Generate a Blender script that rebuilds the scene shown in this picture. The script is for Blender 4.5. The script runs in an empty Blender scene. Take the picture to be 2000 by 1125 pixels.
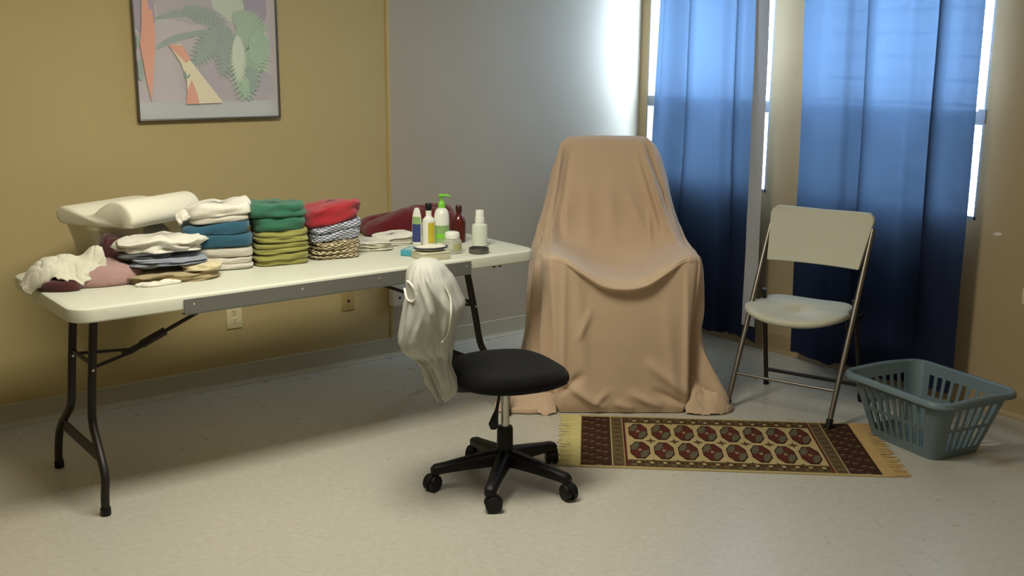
import bpy, bmesh, math, random
from mathutils import Vector, Matrix, noise
import numpy as np

S = bpy.context.scene
COL = S.collection
PI = math.pi

# ------------------------------------------------------------------ camera
F, PITCH, ROLL, YAW = 2097.0, .2136, .0079, .6495
fw = Vector((math.sin(YAW)*math.cos(PITCH), math.cos(YAW)*math.cos(PITCH), -math.sin(PITCH)))
rt = Vector((math.cos(YAW), -math.sin(YAW), 0))
up = rt.cross(fw)
r2 = rt*math.cos(ROLL) + up*math.sin(ROLL)
u2 = -rt*math.sin(ROLL) + up*math.cos(ROLL)
cam = bpy.data.cameras.new('camera')
camo = bpy.data.objects.new('camera', cam)
COL.objects.link(camo)
cam.sensor_width = 36
cam.lens = F*36/2000
cam.clip_start = .05
camo.matrix_world = Matrix(((r2.x, u2.x, -fw.x, -4.4993), (r2.y, u2.y, -fw.y, -4.6937), (r2.z, u2.z, -fw.z, 1.5465), (0, 0, 0, 1)))
S.camera = camo

# ------------------------------------------------------------------ world and lights
w = bpy.data.worlds.new('sky'); S.world = w; w.use_nodes = True
bg = w.node_tree.nodes['Background']
bg.inputs[0].default_value = (.62, .79, 1.0, 1)
bg.inputs[1].default_value = 34.0

def area(name, loc, size, size_y, energy, color, rot=(0, 0, 0), portal=False):
    l = bpy.data.lights.new(name, 'AREA'); l.shape = 'RECTANGLE'; l.size = size; l.size_y = size_y
    l.energy = energy; l.color = color
    o = bpy.data.objects.new(name, l); o.location = loc; o.rotation_euler = rot
    COL.objects.link(o)
    if portal: l.cycles.is_portal = True
    return o
CEIL = 2.44
area('ceiling_lamp_light', (-3.0, -1.85, CEIL-.10), 1.2, .5, 47, (1, .955, .81))
area('ceiling_lamp_light', (-3.0, -4.3, CEIL-.10), 1.2, .5, 8, (1, .955, .81))  # unseen second lamp behind the camera, there as ambient fill
area('window_portal', (.12, -.53, 1.42), .92, 1.16, 1, (1, 1, 1), (0, PI/2, 0), True).rotation_euler = (PI/2, 0, PI/2)
area('window_portal', (.12, -1.69, 1.42), .98, 1.16, 1, (1, 1, 1), (0, PI/2, 0), True).rotation_euler = (PI/2, 0, PI/2)

S.view_settings.view_transform = 'Standard'
S.view_settings.look = 'None'
S.view_settings.gamma = 1
S.view_settings.use_curve_mapping = False
S.view_settings.exposure = 0.0

# ------------------------------------------------------------------ materials
def srgb(r, g, b):
    f = lambda c: c/12.92 if c <= .04045 else ((c+.055)/1.055)**2.4
    return (f(r/255), f(g/255), f(b/255), 1)

def mat(name, col, rough=.6, var=0, vscale=6, bump=0, bscale=200, metal=0, sheen=0, spec=.5, bdist=.002, alpha=1, trans=0, col2=None):
    m = bpy.data.materials.new(name); m.use_nodes = True
    nt = m.node_tree; b = nt.nodes['Principled BSDF']
    b.inputs['Base Color'].default_value = col
    b.inputs['Roughness'].default_value = rough
    b.inputs['Metallic'].default_value = metal
    b.inputs['Specular IOR Level'].default_value = spec
    if sheen:
        b.inputs['Sheen Weight'].default_value = sheen
        b.inputs['Sheen Roughness'].default_value = .6
    if alpha < 1: b.inputs['Alpha'].default_value = alpha
    if trans: b.inputs['Transmission Weight'].default_value = trans
    tc = nt.nodes.new('ShaderNodeTexCoord')
    if var or col2:
        n = nt.nodes.new('ShaderNodeTexNoise'); n.inputs['Scale'].default_value = vscale; n.inputs['Detail'].default_value = 5
        nt.links.new(tc.outputs['Object'], n.inputs['Vector'])
        mx = nt.nodes.new('ShaderNodeMix'); mx.data_type = 'RGBA'
        mx.inputs[6].default_value = col if col2 else tuple(c*(1-var) for c in col[:3])+(1,)
        mx.inputs[7].default_value = col2 if col2 else tuple(min(1, c*(1+var)) for c in col[:3])+(1,)
        nt.links.new(n.outputs['Fac'], mx.inputs[0]); nt.links.new(mx.outputs[2], b.inputs['Base Color'])
    if bump:
        n2 = nt.nodes.new('ShaderNodeTexNoise'); n2.inputs['Scale'].default_value = bscale; n2.inputs['Detail'].default_value = 3
        nt.links.new(tc.outputs['Object'], n2.inputs['Vector'])
        bp = nt.nodes.new('ShaderNodeBump'); bp.inputs['Strength'].default_value = bump; bp.inputs['Distance'].default_value = bdist
        nt.links.new(n2.outputs['Fac'], bp.inputs['Height']); nt.links.new(bp.outputs['Normal'], b.inputs['Normal'])
    return m

def checker_mat(name, c1, c2, scale, rough=.9):
    m = mat(name, c1, rough, bump=.4, bscale=400)
    nt = m.node_tree; b = nt.nodes['Principled BSDF']
    tc = nt.nodes.new('ShaderNodeTexCoord'); mp = nt.nodes.new('ShaderNodeMapping'); mp.inputs['Scale'].default_value = scale
    ck = nt.nodes.new('ShaderNodeTexChecker'); ck.inputs['Scale'].default_value = 1
    ck.inputs['Color1'].default_value = c1; ck.inputs['Color2'].default_value = c2
    nt.links.new(tc.outputs['Object'], mp.inputs['Vector']); nt.links.new(mp.outputs[0], ck.inputs['Vector'])
    nt.links.new(ck.outputs['Color'], b.inputs['Base Color'])
    return m

def terry(name, r, g, b, var=.12):
    return mat(name, srgb(r, g, b), .95, var, 25, .8, 320, sheen=.25, spec=.15, bdist=.004)

M = {}
M['wall_yellow'] = mat('wall_yellow_tan', srgb(190, 171, 122), .7, .05, 3, .15, 500, spec=.3)
M['wall_tan'] = mat('wall_tan', srgb(180, 169, 148), .6, .05, 3, .15, 500, spec=.35)
M['wall_right'] = mat('wall_right_tan', srgb(176, 156, 120), .7, .06, 3, .15, 500, spec=.3)
M['batten'] = mat('batten_yellow', srgb(192, 168, 104), .6)
M['base_l'] = mat('baseboard_grey', srgb(184, 177, 152), .5, .05, 5)
M['base_r'] = mat('baseboard_tan', srgb(168, 146, 108), .5, .05, 5)
M['ceiling'] = mat('ceiling_white', srgb(225, 220, 205), .9, .03, 8)
M['chip'] = mat('bare_wall_chip', srgb(225, 215, 200), .9)
M['white_plastic'] = mat('white_plastic', srgb(222, 222, 205), .35, .03, 10)
M['ivory'] = mat('ivory_plastic', srgb(222, 210, 165), .4)
M['tan_plate'] = mat('tan_painted_plate', srgb(176, 150, 96), .55)
M['white_box'] = mat('white_box_plastic', srgb(232, 226, 212), .45)
M['dark'] = mat('dark_slot', srgb(25, 20, 18), .6)
M['slot'] = mat('brown_slot', srgb(120, 70, 50), .6)
M['black_metal'] = mat('black_powder_coat', srgb(34, 28, 26), .45, spec=.4)
M['screw'] = mat('bright_screw', srgb(215, 215, 210), .3, metal=.8)
M['grey_rail'] = mat('grey_rail', srgb(112, 112, 106), .55, .05, 20)
M['table'] = mat('granite_white_plastic', srgb(216, 217, 200), .42, .05, 60, .25, 300)
M['table_edge'] = M['table']
M['black_plastic'] = mat('black_plastic', srgb(13, 12, 13), .48, spec=.35)
M['black_fabric'] = mat('black_seat_fabric', srgb(17, 17, 18), .9, .2, 300, .6, 500, sheen=.05, spec=.12)
M['chrome'] = mat('chrome_cylinder', srgb(205, 203, 195), .3, metal=.85)
M['bronze'] = mat('bronze_tube', srgb(122, 116, 106), .32, metal=.75)
M['chair_white'] = mat('cream_chair_plastic', srgb(198, 196, 176), .6, .03, 40, .2, 500)
M['basket'] = mat('grey_basket_plastic', srgb(104, 122, 128), .4, .06, 12)
M['basket'].node_tree.nodes['Principled BSDF'].inputs['Subsurface Weight'].default_value = .0
M['blanket'] = mat('peach_fleece', srgb(206, 178, 150), .95, .06, 9, .5, 350, sheen=.3, spec=.1, bdist=.003)
M['frame'] = mat('dark_frame_metal', srgb(104, 100, 96), .35, metal=.5)
M['win_frame'] = mat('aluminium_sash', srgb(150, 160, 170), .5, metal=.2)
M['foam'] = mat('white_foam_pillow', srgb(238, 233, 212), .85, .02, 20, .2, 200)
M['shirt'] = mat('thin_white_knit', srgb(226, 224, 206), .9, .04, 12, .4, 300, sheen=.2)
M['mauve'] = terry('mauve_towel', 178, 142, 138)
M['maroon_edge'] = terry('dark_maroon_cloth', 74, 30, 30)
M['cream_towel'] = terry('cream_towel', 222, 218, 198)
M['white_towel'] = terry('white_towel', 236, 232, 218)
M['greywhite_towel'] = terry('greywhite_towel', 208, 203, 190)
M['blue_towel'] = terry('teal_blue_towel', 42, 92, 116)
M['green_towel'] = terry('sea_green_towel', 50, 112, 84)
M['olive_towel'] = terry('olive_green_towel', 152, 150, 78)
M['red_towel'] = terry('crimson_towel', 168, 34, 46)
M['maroon'] = terry('maroon_blanket', 100, 16, 24)
M['greyblue'] = terry('grey_blue_cloth', 146, 152, 166)
M['dkgrey'] = terry('slate_cloth', 88, 90, 92)
M['beige'] = terry('beige_cloth', 178, 160, 120)
M['cream'] = terry('cream_cloth', 222, 208, 168)
M['bluecheck'] = checker_mat('blue_check', srgb(206, 208, 216), srgb(84, 90, 112), (70, 70, 180))
M['browncheck'] = checker_mat('brown_check', srgb(206, 194, 156), srgb(92, 76, 56), (70, 70, 180))
M['stripe'] = checker_mat('white_stripe', srgb(234, 232, 222), srgb(200, 196, 172), (0.001, 50, 0.001))
M['glass'] = mat('clear_glass', (1, 1, 1, 1), .05, trans=1)

def floor_mat():
    m = mat('vinyl_floor', srgb(200, 196, 182), .27, spec=.5)
    nt = m.node_tree; b = nt.nodes['Principled BSDF']; tc = nt.nodes.new('ShaderNodeTexCoord')
    n = nt.nodes.new('ShaderNodeTexNoise'); n.inputs['Scale'].default_value = 45; n.inputs['Detail'].default_value = 8
    n2 = nt.nodes.new('ShaderNodeTexNoise'); n2.inputs['Scale'].default_value = 8; n2.inputs['Detail'].default_value = 8
    cr = nt.nodes.new('ShaderNodeValToRGB'); cr.color_ramp.elements[0].position = .3; cr.color_ramp.elements[1].position = .7
    cr.color_ramp.elements[0].color = srgb(186, 182, 168); cr.color_ramp.elements[1].color = srgb(197, 194, 182)
    cr2 = nt.nodes.new('ShaderNodeValToRGB'); cr2.color_ramp.elements[0].position = .20; cr2.color_ramp.elements[1].position = .25
    cr2.color_ramp.elements[0].color = srgb(190, 184, 172); cr2.color_ramp.elements[1].color = (1, 1, 1, 1)
    mx = nt.nodes.new('ShaderNodeMix'); mx.data_type = 'RGBA'; mx.blend_type = 'MULTIPLY'; mx.inputs[0].default_value = .7
    for k in (n, n2): nt.links.new(tc.outputs['Object'], k.inputs['Vector'])
    nt.links.new(n.outputs['Fac'], cr.inputs[0]); nt.links.new(n2.outputs['Fac'], cr2.inputs[0])
    nt.links.new(cr.outputs[0], mx.inputs[6]); nt.links.new(cr2.outputs[0], mx.inputs[7]); nt.links.new(mx.outputs[2], b.inputs['Base Color'])
    n3 = nt.nodes.new('ShaderNodeTexNoise'); n3.inputs['Scale'].default_value = 14; n3.inputs['Detail'].default_value = 4
    nt.links.new(tc.outputs['Object'], n3.inputs['Vector'])
    mr = nt.nodes.new('ShaderNodeMapRange'); mr.inputs[3].default_value = .22; mr.inputs[4].default_value = .38
    nt.links.new(n3.outputs['Fac'], mr.inputs[0]); nt.links.new(mr.outputs[0], b.inputs['Roughness'])
    bp = nt.nodes.new('ShaderNodeBump'); bp.inputs['Strength'].default_value = .12; bp.inputs['Distance'].default_value = .003
    nt.links.new(n3.outputs['Fac'], bp.inputs['Height']); nt.links.new(bp.outputs['Normal'], b.inputs['Normal'])
    return m
M['floor'] = floor_mat()

def curtain_mat(name, refl, trans, fac=.55, back=None, weave=0):
    m = bpy.data.materials.new(name); m.use_nodes = True; nt = m.node_tree; nt.nodes.clear()
    out = nt.nodes.new('ShaderNodeOutputMaterial'); mx = nt.nodes.new('ShaderNodeMixShader'); mx.inputs[0].default_value = fac
    d = nt.nodes.new('ShaderNodeBsdfDiffuse'); d.inputs[0].default_value = refl
    if back:        # pale backing on the window side of the cloth
        ge = nt.nodes.new('ShaderNodeNewGeometry'); cm_ = nt.nodes.new('ShaderNodeMix'); cm_.data_type = 'RGBA'
        cm_.inputs[6].default_value = back; cm_.inputs[7].default_value = refl
        nt.links.new(ge.outputs['Backfacing'], cm_.inputs[0]); nt.links.new(cm_.outputs[2], d.inputs[0])
    t = nt.nodes.new('ShaderNodeBsdfTranslucent'); t.inputs[0].default_value = trans
    tc = nt.nodes.new('ShaderNodeTexCoord'); n = nt.nodes.new('ShaderNodeTexNoise'); n.inputs['Scale'].default_value = 250
    bp = nt.nodes.new('ShaderNodeBump'); bp.inputs['Strength'].default_value = .3; bp.inputs['Distance'].default_value = .001
    nt.links.new(tc.outputs['Object'], n.inputs['Vector']); nt.links.new(n.outputs['Fac'], bp.inputs['Height'])
    nt.links.new(bp.outputs['Normal'], d.inputs['Normal'])
    nt.links.new(d.outputs[0], mx.inputs[1]); nt.links.new(t.outputs[0], mx.inputs[2]); nt.links.new(mx.outputs[0], out.inputs[0])
    if weave:       # open weave: a little light passes straight through
        m2 = nt.nodes.new('ShaderNodeMixShader'); m2.inputs[0].default_value = weave
        tp = nt.nodes.new('ShaderNodeBsdfTransparent'); tp.inputs[0].default_value = (.6, .8, 1, 1)
        nt.links.new(mx.outputs[0], m2.inputs[1]); nt.links.new(tp.outputs[0], m2.inputs[2]); nt.links.new(m2.outputs[0], out.inputs[0])
    return m
M['curtain'] = curtain_mat('navy_curtain', (.020, .026, .060, 1), (.060, .096, .150, 1), .30, (.29, .29, .30, 1), .003)
M['lining'] = curtain_mat('grey_lining', (.72, .72, .72, 1), (.05, .05, .055, 1), .35)
M['knit'] = curtain_mat('thin_white_cloth', (.64, .64, .58, 1), (.58, .57, .47, 1), .28)

def clear_mat(name, tint, fac, rough=.15, diff=(.7, .7, .68, 1)):
    m = bpy.data.materials.new(name); m.use_nodes = True; nt = m.node_tree; nt.nodes.clear()
    out = nt.nodes.new('ShaderNodeOutputMaterial'); mx = nt.nodes.new('ShaderNodeMixShader'); mx.inputs[0].default_value = fac
    t = nt.nodes.new('ShaderNodeBsdfTransparent'); t.inputs[0].default_value = tint
    b = nt.nodes.new('ShaderNodeBsdfPrincipled'); b.inputs['Base Color'].default_value = diff; b.inputs['Roughness'].default_value = rough
    nt.links.new(t.outputs[0], mx.inputs[1]); nt.links.new(b.outputs[0], mx.inputs[2]); nt.links.new(mx.outputs[0], out.inputs[0])
    return m
M['pane'] = clear_mat('window_pane_glass', (.96, .98, 1, 1), .06, .05, (.5, .5, .5, 1))
M['louvre'] = clear_mat('frosted_louvre', (.9, .93, .96, 1), .35, .3, (.8, .82, .85, 1))
M['clear_bin'] = clear_mat('milky_clear_plastic', (.9, .9, .86, 1), .24, .2, (.72, .68, .56, 1))
M['clear_jar'] = clear_mat('clear_jar_plastic', (.95, .96, .92, 1), .4, .12, (.75, .76, .66, 1))
M['pic_glass'] = clear_mat('picture_glass', (1, 1, 1, 1), .10, .12, (.75, .78, .82, 1))

# ------------------------------------------------------------------ helpers
def tag(o, label=None, cat=None, group=None, kind=None):
    if label: o['label'] = label
    if cat: o['category'] = cat
    if group: o['group'] = group
    if kind: o['kind'] = kind
    return o

def thing(name, label, cat, loc=(0, 0, 0), rz=0, group=None):
    o = bpy.data.objects.new(name, None); COL.objects.link(o)
    o.location = loc; o.rotation_euler = (0, 0, rz); o.empty_display_size = .05
    return tag(o, label, cat, group)

def mesh_obj(name, verts, faces, m, parent=None, smooth=False, loc=None, rz=0, mats=None, fm=None, angle=None, keep=False):
    me = bpy.data.meshes.new(name); me.from_pydata([tuple(v) for v in verts], [], faces); me.validate()
    for mm in (mats or [m]): me.materials.append(mm)
    if fm:
        for p, k in zip(me.polygons, fm): p.material_index = k
    if not keep: bm = bmesh.new(); bm.from_mesh(me); bmesh.ops.recalc_face_normals(bm, faces=bm.faces); bm.to_mesh(me); bm.free()
    if smooth:
        for p in me.polygons: p.use_smooth = True
        if angle is not None: me.set_sharp_from_angle(angle=angle)
    o = bpy.data.objects.new(name, me); COL.objects.link(o)
    if parent: o.parent = parent
    if loc is not None: o.location = loc
    if rz: o.rotation_euler = (0, 0, rz)
    return o

def struct(o):
    o['kind'] = 'structure'; return o

class MB:
    """collects shapes into one mesh"""
    def __init__(s): s.v = []; s.f = []; s.m = []
    def add(s, vs, fs, k=0):
        n = len(s.v); s.v += [tuple(v) for v in vs]; s.f += [tuple(i+n for i in f) for f in fs]; s.m += [k]*len(fs); return s
    def box(s, x0, x1, y0, y1, z0, z1, k=0, bev=0):
        if bev:
            bm = bmesh.new(); vs = [bm.verts.new((x, y, z)) for x in (x0, x1) for y in (y0, y1) for z in (z0, z1)]
            for f in ((0, 1, 3, 2), (4, 6, 7, 5), (0, 4, 5, 1), (2, 3, 7, 6), (0, 2, 6, 4), (1, 5, 7, 3)): bm.faces.new([vs[i] for i in f])
            bmesh.ops.bevel(bm, geom=bm.edges[:], offset=bev, segments=2, affect='EDGES', profile=.5)
            bm.verts.index_update(); s.add([v.co[:] for v in bm.verts], [[v.index for v in f.verts] for f in bm.faces], k); bm.free(); return s
        vs = [(x, y, z) for x in (x0, x1) for y in (y0, y1) for z in (z0, z1)]
        return s.add(vs, ((0, 1, 3, 2), (4, 6, 7, 5), (0, 4, 5, 1), (2, 3, 7, 6), (0, 2, 6, 4), (1, 5, 7, 3)), k)
    def tube(s, pts, r, n=14, k=0, flat=None, caps=True):
        pts = [Vector(p) for p in pts]; rings = []
        rs = r if isinstance(r, (list, tuple)) else [r]*len(pts)
        t0 = (pts[1]-pts[0]).normalized()
        a = Vector((0, 0, 1)) if abs(t0.z) < .9 else Vector((1, 0, 0))
        nx = t0.cross(a).normalized()
        vs = []
        for i, p in enumerate(pts):
            t = ((pts[min(i+1, len(pts)-1)]-pts[i]).normalized()+(pts[i]-pts[max(i-1, 0)]).normalized())
            t = t.normalized() if t.length > 1e-6 else t0
            nx = (nx-t*nx.dot(t)).normalized(); ny = t.cross(nx)
            fx, fy = flat or (1, 1)
            for j in range(n):
                th = 2*PI*j/n; vs.append(p+nx*math.cos(th)*rs[i]*fx+ny*math.sin(th)*rs[i]*fy)
        fs = [(i*n+j, i*n+(j+1) % n, (i+1)*n+(j+1) % n, (i+1)*n+j) for i in range(len(pts)-1) for j in range(n)]
        if caps: fs += [tuple(range(n))[::-1], tuple((len(pts)-1)*n+j for j in range(n))]
        return s.add(vs, fs, k)
    def lathe(s, prof, c=(0, 0, 0), n=28, k=0, sx=1, sy=1):
        vs = []; fs = []
        for r, z in prof:
            for j in range(n):
                th = 2*PI*j/n; vs.append((c[0]+r*sx*math.cos(th), c[1]+r*sy*math.sin(th), c[2]+z))
        for i in range(len(prof)-1):
            for j in range(n): fs.append((i*n+j, i*n+(j+1) % n, (i+1)*n+(j+1) % n, (i+1)*n+j))
        fs += [tuple(range(n))[::-1], tuple((len(prof)-1)*n+j for j in range(n))]
        return s.add(vs, fs, k)
    def obj(s, name, m, parent=None, smooth=True, angle=.6, mats=None, **kw):
        return mesh_obj(name, s.v, s.f, m, parent, smooth, mats=mats, fm=s.m if mats else None, angle=angle, **kw)

def cr_spline(P, n, closed=False):
    """Catmull-Rom through control rows P (k, d)"""
    P = np.asarray(P, float); k = len(P); out = []
    segs = k if closed else k-1
    for i in range(segs):
        if closed: a, b, c, d = P[(i-1) % k], P[i], P[(i+1) % k], P[(i+2) % k]
        else: a, b, c, d = P[max(i-1, 0)], P[i], P[i+1], P[min(i+2, k-1)]
        for t in np.arange(n)/n:
            out.append(.5*((2*b)+(-a+c)*t+(2*a-5*b+4*c-d)*t*t+(-a+3*b-3*c+d)*t**3))
    if not closed: out.append(P[-1])
    return np.array(out)

def smooth_path(pts, n=6):
    return [Vector(p) for p in cr_spline(np.array(pts), n)]

def grid_faces(ny, nx, closed=False):
    m = nx if closed else nx-1
    return [(j*nx+i, j*nx+(i+1) % nx, (j+1)*nx+(i+1) % nx, (j+1)*nx+i) for j in range(ny-1) for i in range(m)]

def nz(x, y, z=0): return noise.noise(Vector((x, y, z)))

# ------------------------------------------------------------------ the room
X0, Y0 = -6.6, -6.3        # far side of the room, behind the camera
struct(MB().box(X0, .1, Y0, .1, -.06, 0).obj('floor', M['floor'], smooth=False))
struct(MB().box(X0, .1, Y0, .1, CEIL, CEIL+.06).obj('ceiling', M['ceiling'], smooth=False))
wl = MB(); wl.box(X0, -1.72, 0, .1, 0, CEIL, 0); wl.box(-1.72, .1, 0, .1, 0, CEIL, 1)
struct(wl.obj('wall_left', None, smooth=False, mats=[M['wall_yellow'], M['wall_tan']]))
struct(MB().box(X0-.1, X0, Y0, .1, 0, CEIL).obj('wall_side', M['wall_yellow'], smooth=False))
struct(MB().box(X0-.1, .1, Y0-.1, Y0, 0, CEIL).obj('wall_rear', M['wall_yellow'], smooth=False))
SILL, HEAD = .844, 2.0
W1 = (-.985, -.068); W2 = (-2.17, -1.20)
wr = MB()
wr.box(0, .1, Y0, W2[0], 0, CEIL); wr.box(0, .1, W2[1], W1[0], 0, CEIL); wr.box(0, .1, W1[1], 0, 0, CEIL)
for a, b in (W1, W2): wr.box(0, .1, a, b, 0, SILL); wr.box(0, .1, a, b, HEAD, CEIL)
# pale chip of bare board in the paint
chip = [(-.0012, -2.277+dy, .798+dz) for dy, dz in ((-.022, .006), (-.008, .009), (.012, .004), (.02, -.003), (.004, -.008), (-.016, -.006))]
wr.add(chip, [(0, 1, 2, 3, 4, 5)], 1)
struct(wr.obj('wall_right', None, smooth=False, mats=[M['wall_right'], M['chip']]))

def baseboard(name, m, along, a, b):
    prof = [(0, 0), (.019, 0), (.0185, .004), (.010, .012), (.005, .022), (.0035, .05), (.003, .098), (0, .101)]
    vs = []; n = len(prof)
    for t in (a, b):
        for d, z in prof: vs.append((t, -d, z) if along == 'x' else (-d, t, z))
    fs = [(i, (i+1) % n, n+(i+1) % n, n+i) for i in range(n)]+[tuple(range(n)), tuple(range(n, 2*n))[::-1]]
    return struct(mesh_obj(name, vs, fs, m))
baseboard('baseboard_left', M['base_l'], 'x', X0, 0)
baseboard('baseboard_right', M['base_r'], 'y', Y0, 0)
tb = MB(); tb.box(-1.729, -1.711, -.006, 0, .101, CEIL, bev=.002)
struct(tb.obj('trim_1', M['batten']))

def window(name, a, b):
    root = struct(thing(name, None, None, (0, 0, 0)))
    fr = MB()
    fr.box(.002, .045, a, a+.012, SILL, HEAD); fr.box(.002, .045, b-.006, b, SILL, HEAD)
    fr.box(.002, .045, a, b, SILL, SILL+.015); fr.box(.002, .045, a, b, HEAD-.03, HEAD)
    fr.obj('window_frame', M['win_frame'], root, smooth=False)
    MB().box(.002, .045, a+.012, b-.006, 1.262, 1.322, bev=.004).obj('meeting_rail', M['win_frame'], root)
    MB().box(.018, .021, a+.012, b-.006, SILL+.015, 1.262).obj('pane', M['pane'], root, smooth=False)
    MB().box(.026, .029, a+.012, b-.006, 1.322, HEAD-.03).obj('pane', M['pane'], root, smooth=False)
    return root
w1 = window('window_1', *W1)
w2 = window('window_2', *W2)
sl = MB()
for k in range(10):
    z = SILL+.075+k*.106
    sl.box(.048, .054, W2[0]+.01, W2[1]-.01, z-.009, z+.009)
sl.obj('louvre_edges', clear_mat('frosted_louvre_edge', (.75, .78, .8, 1), .3, .3, (.8, .82, .85, 1)), w2, smooth=False)
for ww, (a_, b_) in ((w1, W1), (w2, W2)):
    MB().box(.0335, .0345, a_+.012, b_-.006, SILL+.015, 1.262).obj('insect_screen', clear_mat('insect_screen', (.62, .62, .62, 1), .04, .5, (.3, .3, .3, 1)), ww, smooth=False)
lt = MB(); lt.box(-.006, .02, W2[0]-.002, W2[0]+.035, 1.268, 1.332, bev=.002)
lt.obj('sash_latch', M['win_frame'], w2)

# ------------------------------------------------------------------ curtains
def curtain(name, label, X, ytop, ybot, ctrl, zb, seed, amp=1.0, wav=.004):
    """ctrl: plan-view fold path as (fraction across, offset from the rail) pairs"""
    path = cr_spline(np.array(ctrl), 12)
    nzs = 60; zt = 2.08; vs = []
    for j in range(nzs+1):
        t = j/nzs; z = zt+(zb-zt)*t
        ya = ytop[0]+(ybot[0]-ytop[0])*t; yb = ytop[1]+(ybot[1]-ytop[1])*t
        for i, (fr, off) in enumerate(path):
            y = ya+(yb-ya)*fr
            k = amp*(1.2-.25*t)
            x = X+off*k+.012*nz(y*5+seed, z*1.3, seed)
            yy = y+.006*nz(y*3, z*1.1+seed, 2)
            zz = z+(wav*math.sin(i*.35+seed)+.006*nz(y*9, seed, 1) if j == nzs else 0)
            vs.append((min(x, -.025), yy, zz))
    o = mesh_obj(name, vs, grid_faces(nzs+1, len(path)), M['curtain'], smooth=True, keep=True)
    return tag(o, label, 'curtain', 'blue window curtains')
C1 = [(0, .03), (.06, .03), (.13, -.03), (.19, -.045), (.235, -.03), (.29, .03), (.335, .045), (.30, .03), (.345, .012), (.42, .0), (.52, -.02), (.62, -.035), (.69, -.035), (.73, .01), (.775, .045), (.74, .03), (.785, .01), (.86, .0), (.93, -.015), (1, -.02)]
C2 = [(0, .0), (.08, -.02), (.18, -.035), (.29, -.05), (.325, -.01), (.375, .045), (.395, .045), (.36, .030), (.40, .01), (.48, .0), (.58, -.03), (.66, -.05), (.70, -.02), (.755, .045), (.79, .05), (.745, .030), (.795, .012), (.88, .0), (.94, -.012), (1, -.01)]
c1 = curtain('curtain', 'narrow blue curtain behind the blanket-covered armchair', -.098, (-.222, -.965), (-.150, -1.07), C1, .062, 1.3)
c2 = curtain('curtain', 'wide blue curtain behind the folding chair and laundry basket', -.098, (-1.235, -2.175), (-1.285, -2.20), C2, .060, 4.1)
# pale lining turned out along the right edge of the first curtain
lv = []
for j in range(31):
    t = j/30; z = 2.08+(.145-2.08)*t; ya = -.975-.02*t; w_ = .100-.020*t
    for i in range(5):
        lv.append((-.134+.006*math.sin(i*1.2+t*4), ya+.015-w_*i/4-.01*t+.003*nz(z*3, i), z))
lo = mesh_obj('lining_edge', lv, grid_faces(31, 5), M['lining'], c1, smooth=True)
lo['label'] = 'pale grey lining strip along the edge of the blue curtain'

# ------------------------------------------------------------------ picture on the wall
pic = thing('framed_picture', 'framed pastel print of palm leaves and orange flower on yellow wall', 'picture', (-2.639, -.004, 1.255))
PW, PH = .328, .88
f = MB()
f.box(-PW, PW, -.026, 0, 0, .007, bev=.002); f.box(-PW, PW, -.026, 0, PH-.007, PH, bev=.002)
f.box(-PW, -PW+.006, -.026, 0, 0, PH, bev=.002); f.box(PW-.005, PW, -.026, 0, 0, PH, bev=.002)
f.obj('frame', M['frame'], pic)
pm = {}
def veiled_mat(n, r, g, b, r2_=None, sc=9):
    q = lambda c: tuple(int(v*.66+w_*.34) for v, w_ in zip(c, (246, 244, 244)))  # print colours mixed towards white, painting in the veil of reflections on the glass
    r, g, b = q((r, g, b)); r2_ = q(r2_) if r2_ else None
    return mat(n, srgb(r, g, b), .6, .10, sc) if not r2_ else mat(n, srgb(r, g, b), .6, col2=srgb(*r2_), vscale=sc)
PM = [veiled_mat('print_ground', 206, 186, 182, (182, 172, 186), 7), veiled_mat('print_margin', 190, 196, 194), veiled_mat('print_leaf', 128, 172, 134, (158, 192, 150), 14),
      veiled_mat('print_leaf_dark', 108, 134, 124, (130, 160, 138), 12), veiled_mat('print_orange', 226, 118, 84, (232, 156, 120), 12), veiled_mat('print_yellow', 238, 214, 170, (236, 226, 182), 10),
      veiled_mat('print_purple', 128, 108, 150, (160, 142, 172), 9), veiled_mat('print_pale_green', 190, 220, 176, (210, 214, 196), 8), veiled_mat('print_shade', 160, 146, 164, (184, 168, 180), 8)]
pr = MB(); layer = [0]
def poly(pts, k):
    layer[0] += 1; y = -.0105-layer[0]*.00004
    pts = [(x, y, z) for x, z in pts]; c = (sum(q[0] for q in pts)/len(pts), y, sum(q[2] for q in pts)/len(pts))
    pr.add([c]+pts, [(0, i+1, (i+1) % len(pts)+1) for i in range(len(pts))], k)
pr.box(-PW+.008, PW-.006, -.010, -.002, .008, PH-.008, 1)
L_, R_, B_, T_ = -PW+.010, PW-.010, .080, PH-.03
pr.box(L_, R_, -.0104, -.009, B_, T_, 0)
def blob(cx, cz, rx, rz_, k, seed=0, n=22, ang=0, rough=.25):
    pts = []
    for i in range(n):
        th = 2*PI*i/n; q = 1+rough*nz(math.cos(th)*1.5+seed, math.sin(th)*1.5, seed)*2
        x, z = rx*q*math.cos(th), rz_*q*math.sin(th)
        X = cx+x*math.cos(ang)-z*math.sin(ang); Z = cz+x*math.sin(ang)+z*math.cos(ang)
        pts.append((min(max(X, L_), R_), min(max(Z, B_), T_)))
    poly(pts, k)
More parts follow.
